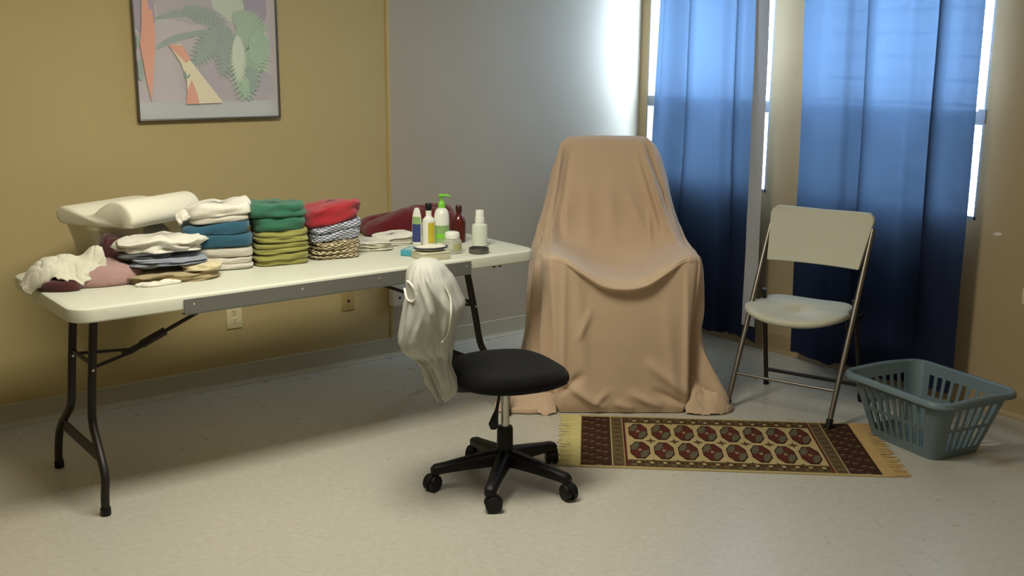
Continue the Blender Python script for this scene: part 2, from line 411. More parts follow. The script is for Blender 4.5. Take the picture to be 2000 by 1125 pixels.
def frond(x0, z0, x1, z1, wd, k, n=13, droop=.5):
    """a palm leaf: rib with angled leaflets ending in points"""
    d = Vector((x1-x0, z1-z0)); L = d.length; d /= L; nrm = Vector((-d.y, d.x))
    for i in range(n):
        t = (i+.5)/n; b = Vector((x0, z0))+d*L*t; ww = wd*math.sin(PI*min(1, t*.85+.12))**.7
        for sgn in (-1, 1):
            tip = b+nrm*sgn*ww+d*L*.16*droop*2
            a = b-d*L*.045; c = b+d*L*.05; mid = (a+tip)/2+nrm*sgn*ww*.12
            pts = [(a.x, a.y), (mid.x-d.x*.004, mid.y-d.y*.004), (tip.x, tip.y), ((c.x+tip.x)/2, (c.y+tip.y)/2), (c.x, c.y)]
            poly([(min(max(x, L_), R_), min(max(z, B_), T_)) for x, z in pts], k)
def band(pts, wd, k):
    q = cr_spline(np.array(pts), 8); up_ = []; dn = []
    for i in range(len(q)):
        a = q[max(i-1, 0)]; b = q[min(i+1, len(q)-1)]; d = (b-a)/max(1e-6, np.hypot(*(b-a))); s_ = math.sin(PI*(i+.6)/(len(q)+.2))**.5*wd
        up_.append((q[i][0]-d[1]*s_, q[i][1]+d[0]*s_)); dn.append((q[i][0]+d[1]*s_, q[i][1]-d[0]*s_))
    for i in range(len(q)-1):
        poly([(min(max(x, L_), R_), min(max(z, B_), T_)) for x, z in (up_[i], up_[i+1], dn[i+1], dn[i])], k)
# picture x = (px-405)/417 m, z measured from the bottom edge
def px(x, y): return ((x-760)/1850*1.0, (1000-y)/1850+.008)
def P_(x, y): a, b = px(x, y); return (a, b)
blob(*P_(230, 100), .06, .12, 6, 1); blob(*P_(600, 40), .20, .10, 8, 2); blob(*P_(990, 40), .11, .09, 7, 3); blob(*P_(1190, 60), .07, .08, 6, 4)
blob(*P_(430, 650), .12, .13, 0, 5); blob(*P_(830, 740), .14, .10, 8, 6); blob(*P_(1180, 760), .08, .10, 8, 7); blob(*P_(520, -300), .20, .16, 7, 8); blob(*P_(1050, -350), .14, .12, 2, 9)
band([P_(340, 215), P_(480, 180), P_(640, 165), P_(800, 190)], .014, 3)
band([P_(330, 450), P_(450, 380), P_(620, 335), P_(760, 300)], .014, 3)
band([P_(1240, 240), P_(1260, 420), P_(1240, 640)], .02, 7)
frond(*P_(560, 130), *P_(900, 240), .045, 3, 10)
frond(*P_(900, 250), *P_(640, 560), .06, 3, 12)
frond(*P_(930, 260), *P_(880, 640), .055, 3, 12)
frond(*P_(980, 170), *P_(1240, 300), .07, 2, 11)
frond(*P_(1080, 220), *P_(1060, 820), .085, 2, 16)
frond(*P_(1150, 330), *P_(1200, 610), .06, 2, 10)
frond(*P_(1010, 330), *P_(1010, 700), .04, 7, 12)
blob(*P_(1110, 700), .035, .06, 3, 12); blob(*P_(1180, 440), .045, .08, 2, 17); blob(*P_(1060, 760), .02, .05, 2, 14)
poly([P_(430, 420), P_(530, 410), P_(600, 540), P_(860, 880), P_(560, 885), P_(560, 700), P_(520, 560)], 5)
poly([P_(420, 415), P_(540, 420), P_(600, 530), P_(560, 560), P_(500, 500)], 4)
poly([P_(600, 690), P_(640, 800), P_(655, 885), P_(545, 885), P_(560, 780)], 4)
band([P_(545, 620), P_(560, 670), P_(590, 650)], .006, 3)
poly([P_(250, -150), P_(310, 100), P_(325, 350), P_(285, 700), P_(265, 860), P_(235, 700), P_(200, 420), P_(220, 260)], 4)
band([P_(285, -200), P_(295, 0), P_(300, 150)], .010, 6)
blob(*P_(180, 610), .02, .04, 3, 21); blob(*P_(165, 390), .018, .03, 3, 22)
pr.obj('print', None, pic, smooth=False, mats=PM)
MB().box(-PW+.009, PW-.006, -.0185, -.0165, .009, PH-.009).obj('picture_glass', M['pic_glass'], pic, smooth=False)

# ------------------------------------------------------------------ outlets on the walls
def outlet(x, z):
    t = thing('wall_outlet', 'ivory duplex outlet on the yellow wall under the table', 'outlet', (x, -.001, z))
    MB().box(-.038, .038, -.007, 0, -.058, .058, bev=.003).obj('cover_plate', M['ivory'], t)
    for s in (-1, 1):
        r = MB(); r.lathe([(.0155, 0), (.017, .001), (.017, .0025), (.015, .003)], n=20)
        r.v = [(a, -.0065-c, b*1.0+s*.0205) for a, b, c in r.v]; ro = r.obj('receptacle', M['ivory'], t)
        q = MB(); q.box(-.007, -.0045, -.0105, -.009, s*.0205-.001, s*.0205+.008); q.box(.0045, .007, -.0105, -.009, s*.0205-.001, s*.0205+.008); q.box(-.002, .002, -.0105, -.009, s*.0205-.010, s*.0205-.005)
        q.obj('slots', M['slot'], ro, smooth=False)
    return t
outlet(-2.576, .338)
t = thing('phone_plate', 'tan painted wall plate with one dark hole, below table hinge', 'wall plate', (-1.972, -.001, .338))
MB().box(-.034, .034, -.006, 0, -.056, .056, bev=.003).obj('cover_plate', M['tan_plate'], t)
j = MB().box(-.006, .006, -.008, -.005, -.012, .0).obj('jack', M['dark'], t, smooth=False)
t = thing('junction_box', 'white surface-mounted box with dark hole low on the wall', 'wall box', (-1.702, -.006, .335))
MB().box(-.036, .036, -.045, 0, -.058, .058, bev=.004).obj('box_body', M['white_box'], t)
MB().box(-.002, .009, -.047, -.044, -.020, -.008).obj('jack', M['dark'], t, smooth=False)
t = thing('wall_outlet', 'ivory outlet plate on the wall at the right picture edge', 'outlet', (-.001, -2.475, .548))
MB().box(-.007, 0, -.055, .055, -.036, .036, bev=.003).obj('cover_plate', M['ivory'], t)

# ------------------------------------------------------------------ ceiling lamps (above the picture)
for x, y, lb in ((-3.0, -1.85, 'white ceiling lamp above the folding table side of the room'), (-3.0, -4.3, 'unseen ceiling lamp behind the camera, for ambient fill')):
    t = thing('ceiling_lamp', lb, 'lamp', (x, y, CEIL))
    hb = MB(); hb.box(-.66, .66, -.31, -.29, -.09, 0); hb.box(-.66, .66, .29, .31, -.09, 0); hb.box(-.66, -.64, -.31, .31, -.09, 0); hb.box(.64, .66, -.31, .31, -.09, 0); hb.box(-.66, .66, -.31, .31, -.012, 0)
    hb.obj('housing', M['white_plastic'], t, smooth=False)

# ------------------------------------------------------------------ folding table
TY = .0159
TB = thing('folding_table', 'long white folding table with grey front rail along yellow wall', 'table', (-3.6103, -1.2107, 0), TY)
TL, TD, TZ = 1.926, .76, .74
def tw(x, y, z=0):
    return Vector((-3.6103+x*math.cos(TY)-y*math.sin(TY), -1.2107+x*math.sin(TY)+y*math.cos(TY), z))
def rrect(x0, x1, y0, y1, r, n=8):
    out = []
    for cx, cy, a in ((x1-r, y1-r, 0), (x0+r, y1-r, 90), (x0+r, y0+r, 180), (x1-r, y0+r, 270)):
        for i in range(n+1):
            th = math.radians(a+90*i/n); out.append((cx+r*math.cos(th), cy+r*math.sin(th)))
    return out
top = MB(); prof = [(.03, -.045), (.004, -.047), (0, -.042), (0, -.012), (.003, -.004), (.010, 0), (.03, -.0005)]
ring = []; NR = 36
for d, z in prof:
    ring += [(x, y, TZ+z) for x, y in rrect(d, TL-d, d, TD-d, .075-d*.9)]
top.add(ring, grid_faces(len(prof), NR, True)+[tuple(range(NR))[::-1], tuple((len(prof)-1)*NR+i for i in range(NR))])
top.obj('tabletop', M['table'], TB)
rl = MB(); rl.box(.366, 1.562, -.0065, -.002, TZ-.062, TZ-.010); rl.box(.366, 1.562, -.0065, .02, TZ-.064, TZ-.060)
rail = rl.obj('side_rail', M['grey_rail'], TB, smooth=False)
rail['label'] = 'grey steel side rail under the table edge'
for x in (.40, .808, 1.131, 1.54):
    s_ = MB(); s_.lathe([(.0035, 0), (.0045, .0008), (.003, .002), (.0005, .0026)], n=12)
    s_.v = [(x+a, -.0062-c, TZ-.030+b) for a, b, c in s_.v]; s_.obj('screw', M['screw'], rail)
MB().box(.366, 1.562, TD+.002, TD+.0065, TZ-.062, TZ-.010).obj('side_rail', M['grey_rail'], TB, smooth=False)
def leg_frame(mx):
    X = (lambda x: TL-.015-x) if mx else (lambda x: .08+(x-.08)*.43 if x < .22 else x)
    yc = .345; fx = .098 if mx else .08
    leg = []
    for s in (-1, 1):
        pts = [(X(fx), yc+s*.272, .012), (X(fx+.002), yc+s*.272, .06), (X(max(fx, .095)+.003), yc+s*.268, .13), (X(.105), yc+s*.235, .18), (X(.118), yc+s*.175, .235), (X(.128), yc+s*.130, .28), (X(.137), yc+s*.116, .33), (X(.16), yc+s*.115, .45), (X(.215), yc+s*.115, .696)]
        m = MB(); m.tube(smooth_path(pts, 5), .0145)
        lg = m.obj('leg', M['black_metal'], TB); leg.append(lg)
        MB().lathe([(.016, 0), (.0175, .004), (.0175, .026), (.0155, .030)], (X(fx), yc+s*.272, 0), 18).obj('foot_cap', M['black_plastic'], lg)
        b_ = MB(); b_.lathe([(.004, 0), (.005, .001), (.003, .003)], n=10); b_.v = [(X(.163)+a, yc+s*.115-.0135-c, .473+b) for a, b, c in b_.v]; b_.obj('bolt', M['screw'], lg)
    cp = MB()
    A = Vector((X(.112), yc-.222, .185)); B = Vector((X(.112), yc+.222, .185))
    cp.box(X(.112)-.004, X(.112)+.004, A.y, B.y, .165, .205)
    cp.tube([(X(.106), A.y, .207), (X(.106), B.y, .207)], .006, 8)
    cp.obj('lower_crosspiece', M['black_metal'], TB, smooth=False)
    MB().tube([(X(.172), yc-.115, .49), (X(.172), yc+.115, .49)], .008).obj('upper_crosspiece', M['black_metal'], TB)
    br = MB()
    for s in (-1, 1): br.tube([(X(.170), yc+s*.112, .478), (X(.29), yc+s*.018, .487), (X(.36), yc+s*.010, .515)], .0085, flat=(1, .7))
    br.tube([(X(.26), yc, .480), (X(.36), yc, .515), (X(.565), yc, .600), (X(.80), yc, .693)], .010, flat=(1, .7))
    br.tube([(X(.33), yc, .503), (X(.42), yc, .540)], .0155)
    br.obj('folding_brace', M['black_metal'], TB)
leg_frame(False); leg_frame(True)
hg = MB(); hg.add([(.90, .1, .697), (1.04, .1, .697), (.985, .1, .655), (.945, .1, .655), (.90, .13, .697), (1.04, .13, .697), (.985, .13, .655), (.945, .13, .655)], [(0, 1, 2, 3), (4, 7, 6, 5), (0, 3, 7, 4), (1, 5, 6, 2), (3, 2, 6, 7)])
hg.obj('centre_hinge', M['black_metal'], TB, smooth=False)
tl_ = MB()
for x in (1.705, 1.735): tl_.lathe([(.006, 0), (.008, .006), (.006, .012)], (x, .03, TZ-.058), 10)
tl_.obj('leg_clip', M['black_plastic'], TB)

# ------------------------------------------------------------------ folded cloths
def towel(name, label, x, y, z0, wd, dp, h, rz, m, layers=2, s0=0, s1=0, seed=0, group=None, lump=.004, cat='towel', dome=.0, sy=0, exp=5.0, jit=.003):
    """one folded towel: rounded block whose sides show its folded layers"""
    na = 72; prof = [(.46, 0, 0), (.2, 0, 0), (.05, 0, 0)]
    e = .008
    for l in range(layers):
        for q in range(9):
            a = -PI/2+PI*q/8
            prof.append((None, e*(1-math.cos(a))+((l*7+seed) % 3)*.0022, (l+.5+.5*math.sin(a))/layers))
    prof += [(.05, 0, 1), (.2, 0, 1), (.46, 0, 1)]
    vs = []; md = min(wd, dp)
    for fr, ins, t in prof:
        for i in range(na):
            th = 2*PI*i/na; c, s = math.cos(th), math.sin(th); k = (abs(c)**exp+abs(s)**exp)**(-1/exp)
            d = ins if fr is None else fr*md+e
            px_ = (wd/2-d)*c*k; py_ = (dp/2-d)*s*k
            if fr == .46: px_ *= .1; py_ *= .1
            base = s0*px_; topz = h+s1*px_+sy*py_+dome*max(0, 1-(2*px_/wd)**2)*max(0, 1-(2*py_/dp)**2)+lump*(nz(px_*9+seed*3, py_*9, seed)+.6*nz(px_*22+seed, py_*22, seed+5))*1.6
            z = base+(topz-base)*t
            j_ = jit*(0 if fr == .46 else .4 if fr == .2 else 1)*nz(px_*14+seed, py_*14+seed*2, t*2.5*layers+seed)*2.2
            vs.append((px_+j_*c, py_+j_*s, z))
    o = mesh_obj(name, vs, grid_faces(len(prof), na, True)+[tuple(range(na))[::-1], tuple((len(prof)-1)*na+i for i in range(na))], m, smooth=True, loc=(x, y, z0), rz=rz)
    return tag(o, label, cat, group)

def sheet(name, label, xs, ys, rows, m, seed, cat, thick=.007, cre=.006, parent=None):
    """a loosely thrown cloth: control heights on a small grid, splined, creased and given thickness"""
    A = np.array([[(xs[i]+dx, ys[j]+dy, z) for i, (dx, dy, z) in enumerate(r_)] for j, r_ in enumerate(rows)])
    B = np.stack([cr_spline(A[j], 12) for j in range(A.shape[0])]); G = np.stack([cr_spline(B[:, i], 12) for i in range(B.shape[1])], 1)
    ny, nx = G.shape[:2]; vs = []
    for a in range(ny):
        for b in range(nx):
            x, y, z = G[a, b]; n1 = nz(x*16+y*7+seed, y*22-x*6, seed); n2 = nz(x*34+seed, y*30+x*12, seed+2)
            z += cre*(1.0*n1-math.exp(-(n1/.09)**2)*1.3+.5*n2-.6*math.exp(-(n2/.09)**2))
            y += .004*n2; vs.append((x, y, z))
    o = mesh_obj(name, vs, grid_faces(ny, nx), m, parent, smooth=True, keep=True)
    so = o.modifiers.new('thickness', 'SOLIDIFY'); so.thickness = thick; so.offset = 0
    return tag(o, label, cat) if label else o
Z = TZ+.0005
R1_ = -.28
A1 = (-2.935, -.765)
g1 = 'folded towels in stack next to the foam pillow'
towel('folded_towel', 'greyish white towel at the bottom of the stack under blue towels', *A1, Z, .245, .20, .047, R1_, M['greywhite_towel'], 2, seed=1, group=g1)
towel('folded_towel', 'greyish white towel directly beneath the blue towels', A1[0]+.004, A1[1], Z+.048, .245, .20, .038, R1_, M['greywhite_towel'], 1, seed=2, group=g1, s1=.02)
towel('folded_towel', 'lower of the two folded teal-blue towels', A1[0]-.008, A1[1], Z+.088, .26, .20, .046, R1_-.03, M['blue_towel'], 1, seed=3, group=g1, s0=.02, s1=.02)
towel('folded_towel', 'upper of the two folded teal-blue towels', A1[0]-.010, A1[1]+.002, Z+.135, .255, .20, .042, R1_-.02, M['blue_towel'], 1, seed=4, group=g1, s0=.02, s1=.05)
towel('folded_towel', 'thin off-white towel lying on the blue towels', A1[0]+.002, A1[1], Z+.179, .225, .19, .024, R1_, M['greywhite_towel'], 1, seed=5, group=g1, s0=.05, s1=.07)
wtop = towel('folded_towel', 'fluffy white towel topping the stack beside foam pillow', A1[0]+.004, A1[1], Z+.205, .232, .19, .042, R1_, M['white_towel'], 1, s0=.07, s1=.10, seed=6, group=g1, lump=.012, jit=.007)
lcn = sheet('loose_corner', None, [-.150, -.135, -.115, -.09], [-.075, -.05, -.02, .02],
 [[(0, 0, -.020), (0, 0, -.012), (0, -.004, -.004), (0, 0, .010)], [(-.01, 0, -.002), (0, 0, .008), (0, 0, .004), (0, 0, .020)], [(-.004, 0, .008), (0, 0, .020), (0, 0, .016), (0, 0, .024)], [(0, 0, .006), (0, 0, .012), (0, 0, .020), (0, 0, .028)]], M['white_towel'], 3, None, parent=wtop)
g2 = 'folded towels in the green stack'
A2 = (-2.705, -.80); R2_ = -.2
zz = 0
for i, (h, lb, sd) in enumerate(((.046, 'lowest olive green towel in the green stack, touching the table', 11), (.040, 'middle olive green towel in the green stack', 12), (.046, 'topmost olive green towel, just below the dark green towels', 13))):
    towel('folded_towel', lb, A2[0]+.004*(i-1), A2[1], Z+zz, .215, .20, h, R2_-.02*i, M['olive_towel'], 2, seed=sd, group=g2, s1=(.05, .0, .02)[i], s0=(0, .05, 0)[i], jit=.005)
    zz += h+.001
towel('folded_towel', 'lower dark green towel resting on the olive towels', A2[0]-.004, A2[1], Z+zz, .210, .195, .052, R2_, M['green_towel'], 1, seed=14, group=g2, s0=.02, jit=.005); zz += .053
towel('folded_towel', 'dark green towel on top of the green stack', A2[0]-.010, A2[1], Z+zz, .225, .195, .050, R2_-.05, M['green_towel'], 1, seed=15, group=g2, lump=.010, jit=.008)
g3 = 'folded towels in the stack with red on top'
A3 = (-2.475, -.80); R3_ = -.12
towel('folded_towel', 'brown and cream checked towel at the bottom of the red stack', *A3, Z, .205, .19, .036, R3_, M['browncheck'], 2, seed=21, group=g3, jit=.006)
towel('folded_towel', 'brown and cream checked towel just under the blue checked towels', A3[0]+.003, A3[1], Z+.037, .205, .19, .036, R3_+.05, M['browncheck'], 2, seed=22, group=g3, s1=.07, jit=.006)
towel('folded_towel', 'lower blue and white checked towel in the red stack', A3[0]+.004, A3[1], Z+.074, .215, .19, .038, R3_, M['bluecheck'], 1, seed=23, group=g3, s0=.07, s1=.14, jit=.005)
towel('folded_towel', 'upper blue and white checked towel touching the red towel', A3[0]+.006, A3[1], Z+.113, .205, .19, .030, R3_+.04, M['bluecheck'], 1, seed=24, group=g3, s0=.14, s1=.2, jit=.005)
towel('folded_towel', 'crumpled crimson towel on top of the checked towels', A3[0]+.006, A3[1], Z+.144, .225, .19, .060, R3_, M['red_towel'], 1, seed=25, group=g3, s0=.2, s1=.13, lump=.012, jit=.010, dome=.02, exp=2.8)

def lump(name, label, x, y, z0, L, Wd, h, rz, m, seed, amp=.25, ridge=.02, cat='cloth', slope=0, exp=2.6, group=None, parent=None, rf=3.0, flat=.5):
    """a crumpled piece of cloth: domed body with wandering ridged folds and a rolled edge"""
    na, nr = 96, 26; vs = []
    for j in range(nr+1):
        t = j/nr
        if t < .8: rr = math.sin(PI/2*t/.8)**.85 if t > 0 else .001; zt = math.cos(PI/2*t/.8)**flat
        else: rr = 1-.06*((t-.8)/.2); zt = 0
        for i in range(na):
            th = 2*PI*i/na; c, s = math.cos(th), math.sin(th); k = (abs(c)**exp+abs(s)**exp)**(-1/exp)
            edge = 1+amp*nz(c*1.4+seed, s*1.4, seed)*.9
            X, Y = L/2*c*k*rr*edge, Wd/2*s*k*rr*edge
            wx, wy = X+.03*nz(X*9, Y*9+seed, 7), Y+.03*nz(X*9+seed, Y*9, 8)
            n1_ = nz(wx*rf*4+seed*2, wy*rf*8-wx*rf*3, seed); n2_ = nz(wx*rf*9+wy*rf*4, wy*rf*9+seed, seed+3)
            r_ = .75-math.exp(-(n1_/.11)**2)*.9+n1_*.8; r2_ = .7-math.exp(-(n2_/.10)**2)*.9+n2_
            if t < .8:
                z = (h*(1+.3*nz(X*5+seed, Y*5, 1))+slope*X)*zt+ridge*(r_*.8+r2_*.35-.5)*min(1, zt*1.8+.15)
                z = max(z, .004)
            else: z = .004*(1-(t-.8)/.2)
            vs.append((X, Y, z))
    fs = grid_faces(nr+1, na, True)+[tuple(range(na))[::-1], tuple(nr*na+i for i in range(na))]
    o = mesh_obj(name, vs, fs, m, parent, smooth=True, loc=(x, y, z0), rz=rz)
    return tag(o, label, cat, group) if not parent else o

# left end of the table
mv = lump('bath_towel', 'mauve pink towel heaped at the left end of the table', -3.435, -.785, Z, .36, .21, .068, -.30, M['mauve'], 31, .12, .008, cat='towel')
lump('dark_cloth', 'dark maroon cloth peeking out at the left end of the mauve towel', -3.545, -.855, Z, .13, .10, .035, -.5, M['maroon_edge'], 33, .2, .01)
sheet('hand_towel', 'crumpled cream towel thrown over the mauve towel at the table end', [-3.655, -3.61, -3.565, -3.51, -3.455, -3.41, -3.385], [-.875, -.85, -.80, -.745, -.70],
 [[(.01, .05, .735), (0, .03, .758), (0, -.0, .790), (0, -.02, .765), (0, -.015, .768), (0, .02, .792), (.0, .03, .80)],
  [(0, .04, .738), (0, 0, .790), (0, 0, .822), (0, -.01, .795), (0, -.01, .800), (0, .01, .812), (.0, .01, .835)],
  [(-.006, 0, .752), (0, 0, .822), (0, 0, .842), (0, 0, .846), (0, 0, .836), (0, 0, .868), (0, 0, .862)],
  [(0, 0, .752), (0, 0, .808), (0, 0, .832), (0, 0, .830), (0, 0, .824), (0, 0, .848), (0, 0, .840)],
  [(.02, -.01, .748), (0, 0, .752), (0, 0, .765), (0, 0, .765), (0, 0, .765), (0, 0, .775), (-.01, 0, .79)]], M['cream_towel'], 38, 'towel')
towel('folded_shirt', 'cream and beige folded clothes at the bottom of the middle heap', -3.165, -.88, Z, .33, .22, .030, -.10, M['beige'], 1, seed=41, jit=.014, lump=.008, exp=3, cat='clothing')
towel('folded_shirt', 'pale cream sleeve end sticking out right of the middle heap', -3.065, -.915, Z+.031, .14, .13, .024, -.35, M['cream'], 1, seed=42, jit=.01, exp=3, cat='clothing')
towel('folded_shirt', 'grey-blue folded cloth in the middle heap', -3.165, -.855, Z+.056, .27, .19, .020, -.22, M['greyblue'], 2, seed=43, jit=.008, exp=4, s0=0, s1=-.01, cat='clothing')
towel('folded_shirt', 'dark slate cloth under the white towel at left', -3.235, -.80, Z+.077, .20, .18, .018, -.2, M['dkgrey'], 1, seed=44, jit=.01, exp=3.5, cat='clothing')
towel('hand_towel', 'loosely folded white towel on top of the middle heap', -3.165, -.80, Z+.097, .33, .20, .040, -.16, M['white_towel'], 1, seed=47, jit=.022, lump=.014, exp=2.8, dome=.016)
lump('cream_cloth', 'small cream cloth edge lying on table before the middle heap', -3.245, -.965, Z, .15, .06, .016, -.05, M['white_towel'], 49, .3, .006)
lump('maroon_cloth', 'small maroon bundle beside the clear bin', -3.285, -.60, Z+.002, .10, .12, .125, .1, M['maroon_edge'], 51, .2, .02, flat=.35)

# clear bin and contour pillow
BX = thing('storage_bin', 'milky clear plastic bin under the foam pillow', 'bin', (-3.13, -.36, Z), .10)
bv = []; bw, bd, bh = .22, .145, .152
for d, z in ((.03, 0), (.028, .003), (.012, .09), (0, bh-.012), (-.008, bh-.010), (-.008, bh), (.002, bh), (.014, .09), (.030, .006)):
    bv += [(x, y, z) for x, y in rrect(-bw+d, bw-d, -bd+d, bd-d, .035, 6)]
nb = 28
mesh_obj('bin_body', bv, grid_faces(9, nb, True)+[tuple(range(nb))[::-1]]+[tuple(8*nb+i for i in range(nb))], M['clear_bin'], BX, smooth=True, angle=.8)
lump('brown_cloth', 'brown cloth inside the clear bin', -3.09, -.35, Z+.008, .26, .17, .06, .1, mat('brown_cloth', srgb(128, 96, 78), .9, .2, 20), 61, .2, .02)
lump('purple_cloth', 'dark purple cloth lying on brown cloth in the clear bin', -3.04, -.37, Z+.085, .10, .08, .035, .1, mat('purple_cloth', srgb(84, 70, 88), .9, .1, 20), 63, .2, .01)

PI_ = thing('contour_pillow', 'white wavy memory foam pillow lying on the clear bin', 'pillow', (-3.42, -.335, Z+.1545), math.atan2(.47, .88))
# local x along pillow length, local -y along its wavy end
prof = [(0.0, .035), (.008, .052), (.03, .066), (.06, .066), (.10, .058), (.15, .040), (.20, .046), (.25, .078), (.29, .098), (.325, .103), (.36, .092), (.385, .066), (.395, .036), (.385, .012), (.36, .001), (.2, 0), (.04, .0), (.01, .012)]
ps = cr_spline(np.array(prof), 4, True); npf = len(ps); PLn = .42; vs = []
cxy = ps.mean(0)
for x, sc in ((0, .88), (.002, .93), (.005, .97), (.010, .99), (.02, 1), (.12, 1), (.21, 1), (.30, 1), (PLn-.05, .985), (PLn-.025, .94), (PLn-.01, .86), (PLn, .72)):
    for q in ps:
        a = cxy+(q-cxy)*sc; vs.append((x, -a[0], max(a[1]*(1+.02*nz(x*6, a[0]*6, 3)), 0)))
mesh_obj('foam_body', vs, grid_faces(12, npf, True)+[tuple(range(npf))[::-1], tuple(11*npf+i for i in range(npf))], M['foam'], PI_, smooth=True)

# right half of the table
lump('folded_blanket', 'dark maroon blanket bundle at the back right of the table', -1.915, -.49, Z, .46, .24, .115, -.45, M['maroon'], 71, .10, .016, cat='blanket', slope=.17, exp=3.0, rf=.9, flat=.42)
towel('folded_napkin', 'white striped cloths folded flat, right of the checked towels', -2.275, -.745, Z, .20, .16, .034, -.40, M['stripe'], 3, seed=81, jit=.008, s1=-.06, cat='cloth')
towel('folded_napkin', 'white cloth with dark dashes lying near the blue and white tube', -2.125, -.70, Z, .16, .15, .042, -.15, M['white_towel'], 3, seed=82, jit=.006, s1=.12, cat='cloth')

def label_patch(mb, r, z0, z1, a0, a1, c, k=0, sx=1, sy=1, off=.0006, n=14):
    vs = []
    for z in (z0, z1):
        for i in range(n+1):
            th = a0+(a1-a0)*i/n; rr = r(z) if callable(r) else r
            vs.append((c[0]+(rr*sx+off)*math.cos(th), c[1]+(rr*sy+off)*math.sin(th), c[2]+z))
    mb.add(vs, grid_faces(2, n+1), k)
CAMA = math.atan2(-4.6937+.9, -4.4993+2.0)     # direction towards the photographer
def rnd(z0, z1, r, e=.004):
    return [(r-e, z0), (r-e*.3, z0+e*.3), (r, z0+e), (r, z1-e), (r-e*.3, z1-e*.3), (r-e, z1)]

wp = mat('bottle_white', srgb(236, 236, 226), .3); gp = mat('bottle_green', srgb(128, 208, 60), .35); gl = mat('label_green', srgb(142, 176, 110), .5, .2, 60)
yl = mat('label_yellow', srgb(206, 186, 56), .5, .2, 50); bl_ = mat('label_blue', srgb(54, 66, 122), .5, .25, 60); pl_ = mat('label_pale', srgb(214, 210, 190), .5)
# sunscreen-like tube
t = thing('sunscreen_bottle', 'white bottle with blue label, leftmost of the bottles', 'bottle', (-2.05, -.785, Z), CAMA+PI/2-.25)
b_ = MB(); b_.lathe([(.019, 0), (.021, .003), (.0215, .02), (.0215, .09), (.019, .125), (.014, .148), (.010, .158), (.004, .160)], n=28, sy=.55)
bo = b_.obj('bottle_body', wp, t)
l_ = MB(); fr2 = lambda z: .0215 if z < .09 else .0215-(z-.09)*.07
for a, b in ((.012, .04), (.04, .09), (.09, .122)): 
    vs = []
    for z in (a, b):
        for i in range(11):
            th = -PI/2-1.0+2.0*i/10; r_ = fr2(z)
            vs.append(((r_+.0006)*math.cos(th), (r_*.55+.0006)*math.sin(th), z))
    l_.add(vs, grid_faces(2, 11), 0 if a < .09 else 1)
lo_ = l_.obj('label_band', None, bo, mats=[bl_, gl])
# lotion bottle, black cap
t = thing('lotion_bottle', 'white lotion bottle with black cap and yellow label', 'bottle', (-2.015, -.825, Z), 0)
b_ = MB(); b_.lathe([(.025, 0), (.028, .004), (.0285, .02), (.0285, .095), (.026, .112), (.016, .122), (.0125, .128), (.0125, .152)]); bo = b_.obj('bottle_body', wp, t)
l_ = MB(); label_patch(l_, .0285, .012, .100, CAMA-.1, CAMA+1.0, (0, 0, 0)); l_.obj('label_band', yl, bo)
MB().lathe([(.0118, .150), (.0132, .152), (.0132, .158), (.0150, .160), (.0150, .178), (.013, .181)]).obj('cap', M['black_plastic'], t)
# pump bottle
t = thing('pump_bottle', 'white and green soap bottle with bright green pump', 'bottle', (-1.955, -.835, Z), 0)
b_ = MB(); b_.lathe([(.029, 0), (.033, .004), (.0335, .02), (.0335, .115), (.032, .130), (.026, .148), (.016, .158), (.012, .160)]); bo = b_.obj('bottle_body', wp, t)
l_ = MB(); label_patch(l_, .0335, .010, .085, CAMA-1.2, CAMA+1.2, (0, 0, 0)); l_.obj('label_band', gl, bo)
l_ = MB(); label_patch(l_, .0338, .030, .048, CAMA-.9, CAMA+.6, (0, 0, 0)); l_.obj('label_stripe', gp, bo)
pu = MB(); pu.lathe([(.0135, .158), (.0155, .160), (.0155, .176), (.012, .184), (.006, .188), (.0045, .190), (.0045, .205), (.010, .207), (.013, .210), (.012, .217), (.006, .219)])
pu.tube([(0, 0, .213), (.018, -.014, .213), (.030, -.022, .209)], [.0055, .005, .004]); pu.obj('pump', gp, t)
# amber bottle behind the jar
amb = mat('dark_red_plastic', srgb(84, 22, 20), .15, spec=.7)
t = thing('amber_bottle', 'dark red glossy bottle behind the clear jar', 'bottle', (-1.865, -.835, Z), 0)
MB().lathe([(.026, 0), (.0295, .004), (.030, .02), (.030, .085), (.026, .105), (.017, .118), (.012, .124), (.012, .136)]).obj('bottle_body', amb, t)
MB().lathe([(.012, .134), (.0145, .136), (.0145, .158), (.012, .162)]).obj('cap', mat('dark_brown_cap', srgb(58, 26, 22), .3), t)
# clear jar
t = thing('cosmetic_jar', 'squat clear jar with white lid at the table front', 'jar', (-2.035, -1.035, Z), 0)
bo = MB().lathe([(.034, 0), (.0395, .003), (.040, .012), (.040, .046), (.037, .054), (.029, .060), (.027, .062)]).obj('jar_body', M['clear_jar'], t)
l_ = MB(); label_patch(l_, .040, .014, .042, CAMA+.1, CAMA+1.2, (0, 0, 0)); l_.obj('label_band', mat('label_olive', srgb(172, 172, 120), .5), bo)
MB().lathe([(.029, .060), (.031, .062), (.031, .080), (.028, .086), (.018, .089), (.004, .0895)]).obj('lid', wp, t)
# spray bottle
t = thing('spray_bottle', 'plain white spray bottle, rightmost on the table', 'bottle', (-1.845, -.965, Z), 0)
MB().lathe([(.029, 0), (.0335, .004), (.034, .015), (.034, .086), (.031, .093), (.021, .097), (.019, .100)]).obj('bottle_body', mat('matte_white_bottle', srgb(214, 220, 204), .45), t)
MB().lathe([(.0185, .098), (.0205, .100), (.0205, .124), (.0185, .128), (.0180, .130), (.0180, .152), (.016, .155), (.004, .156)]).obj('spray_cap', wp, t)
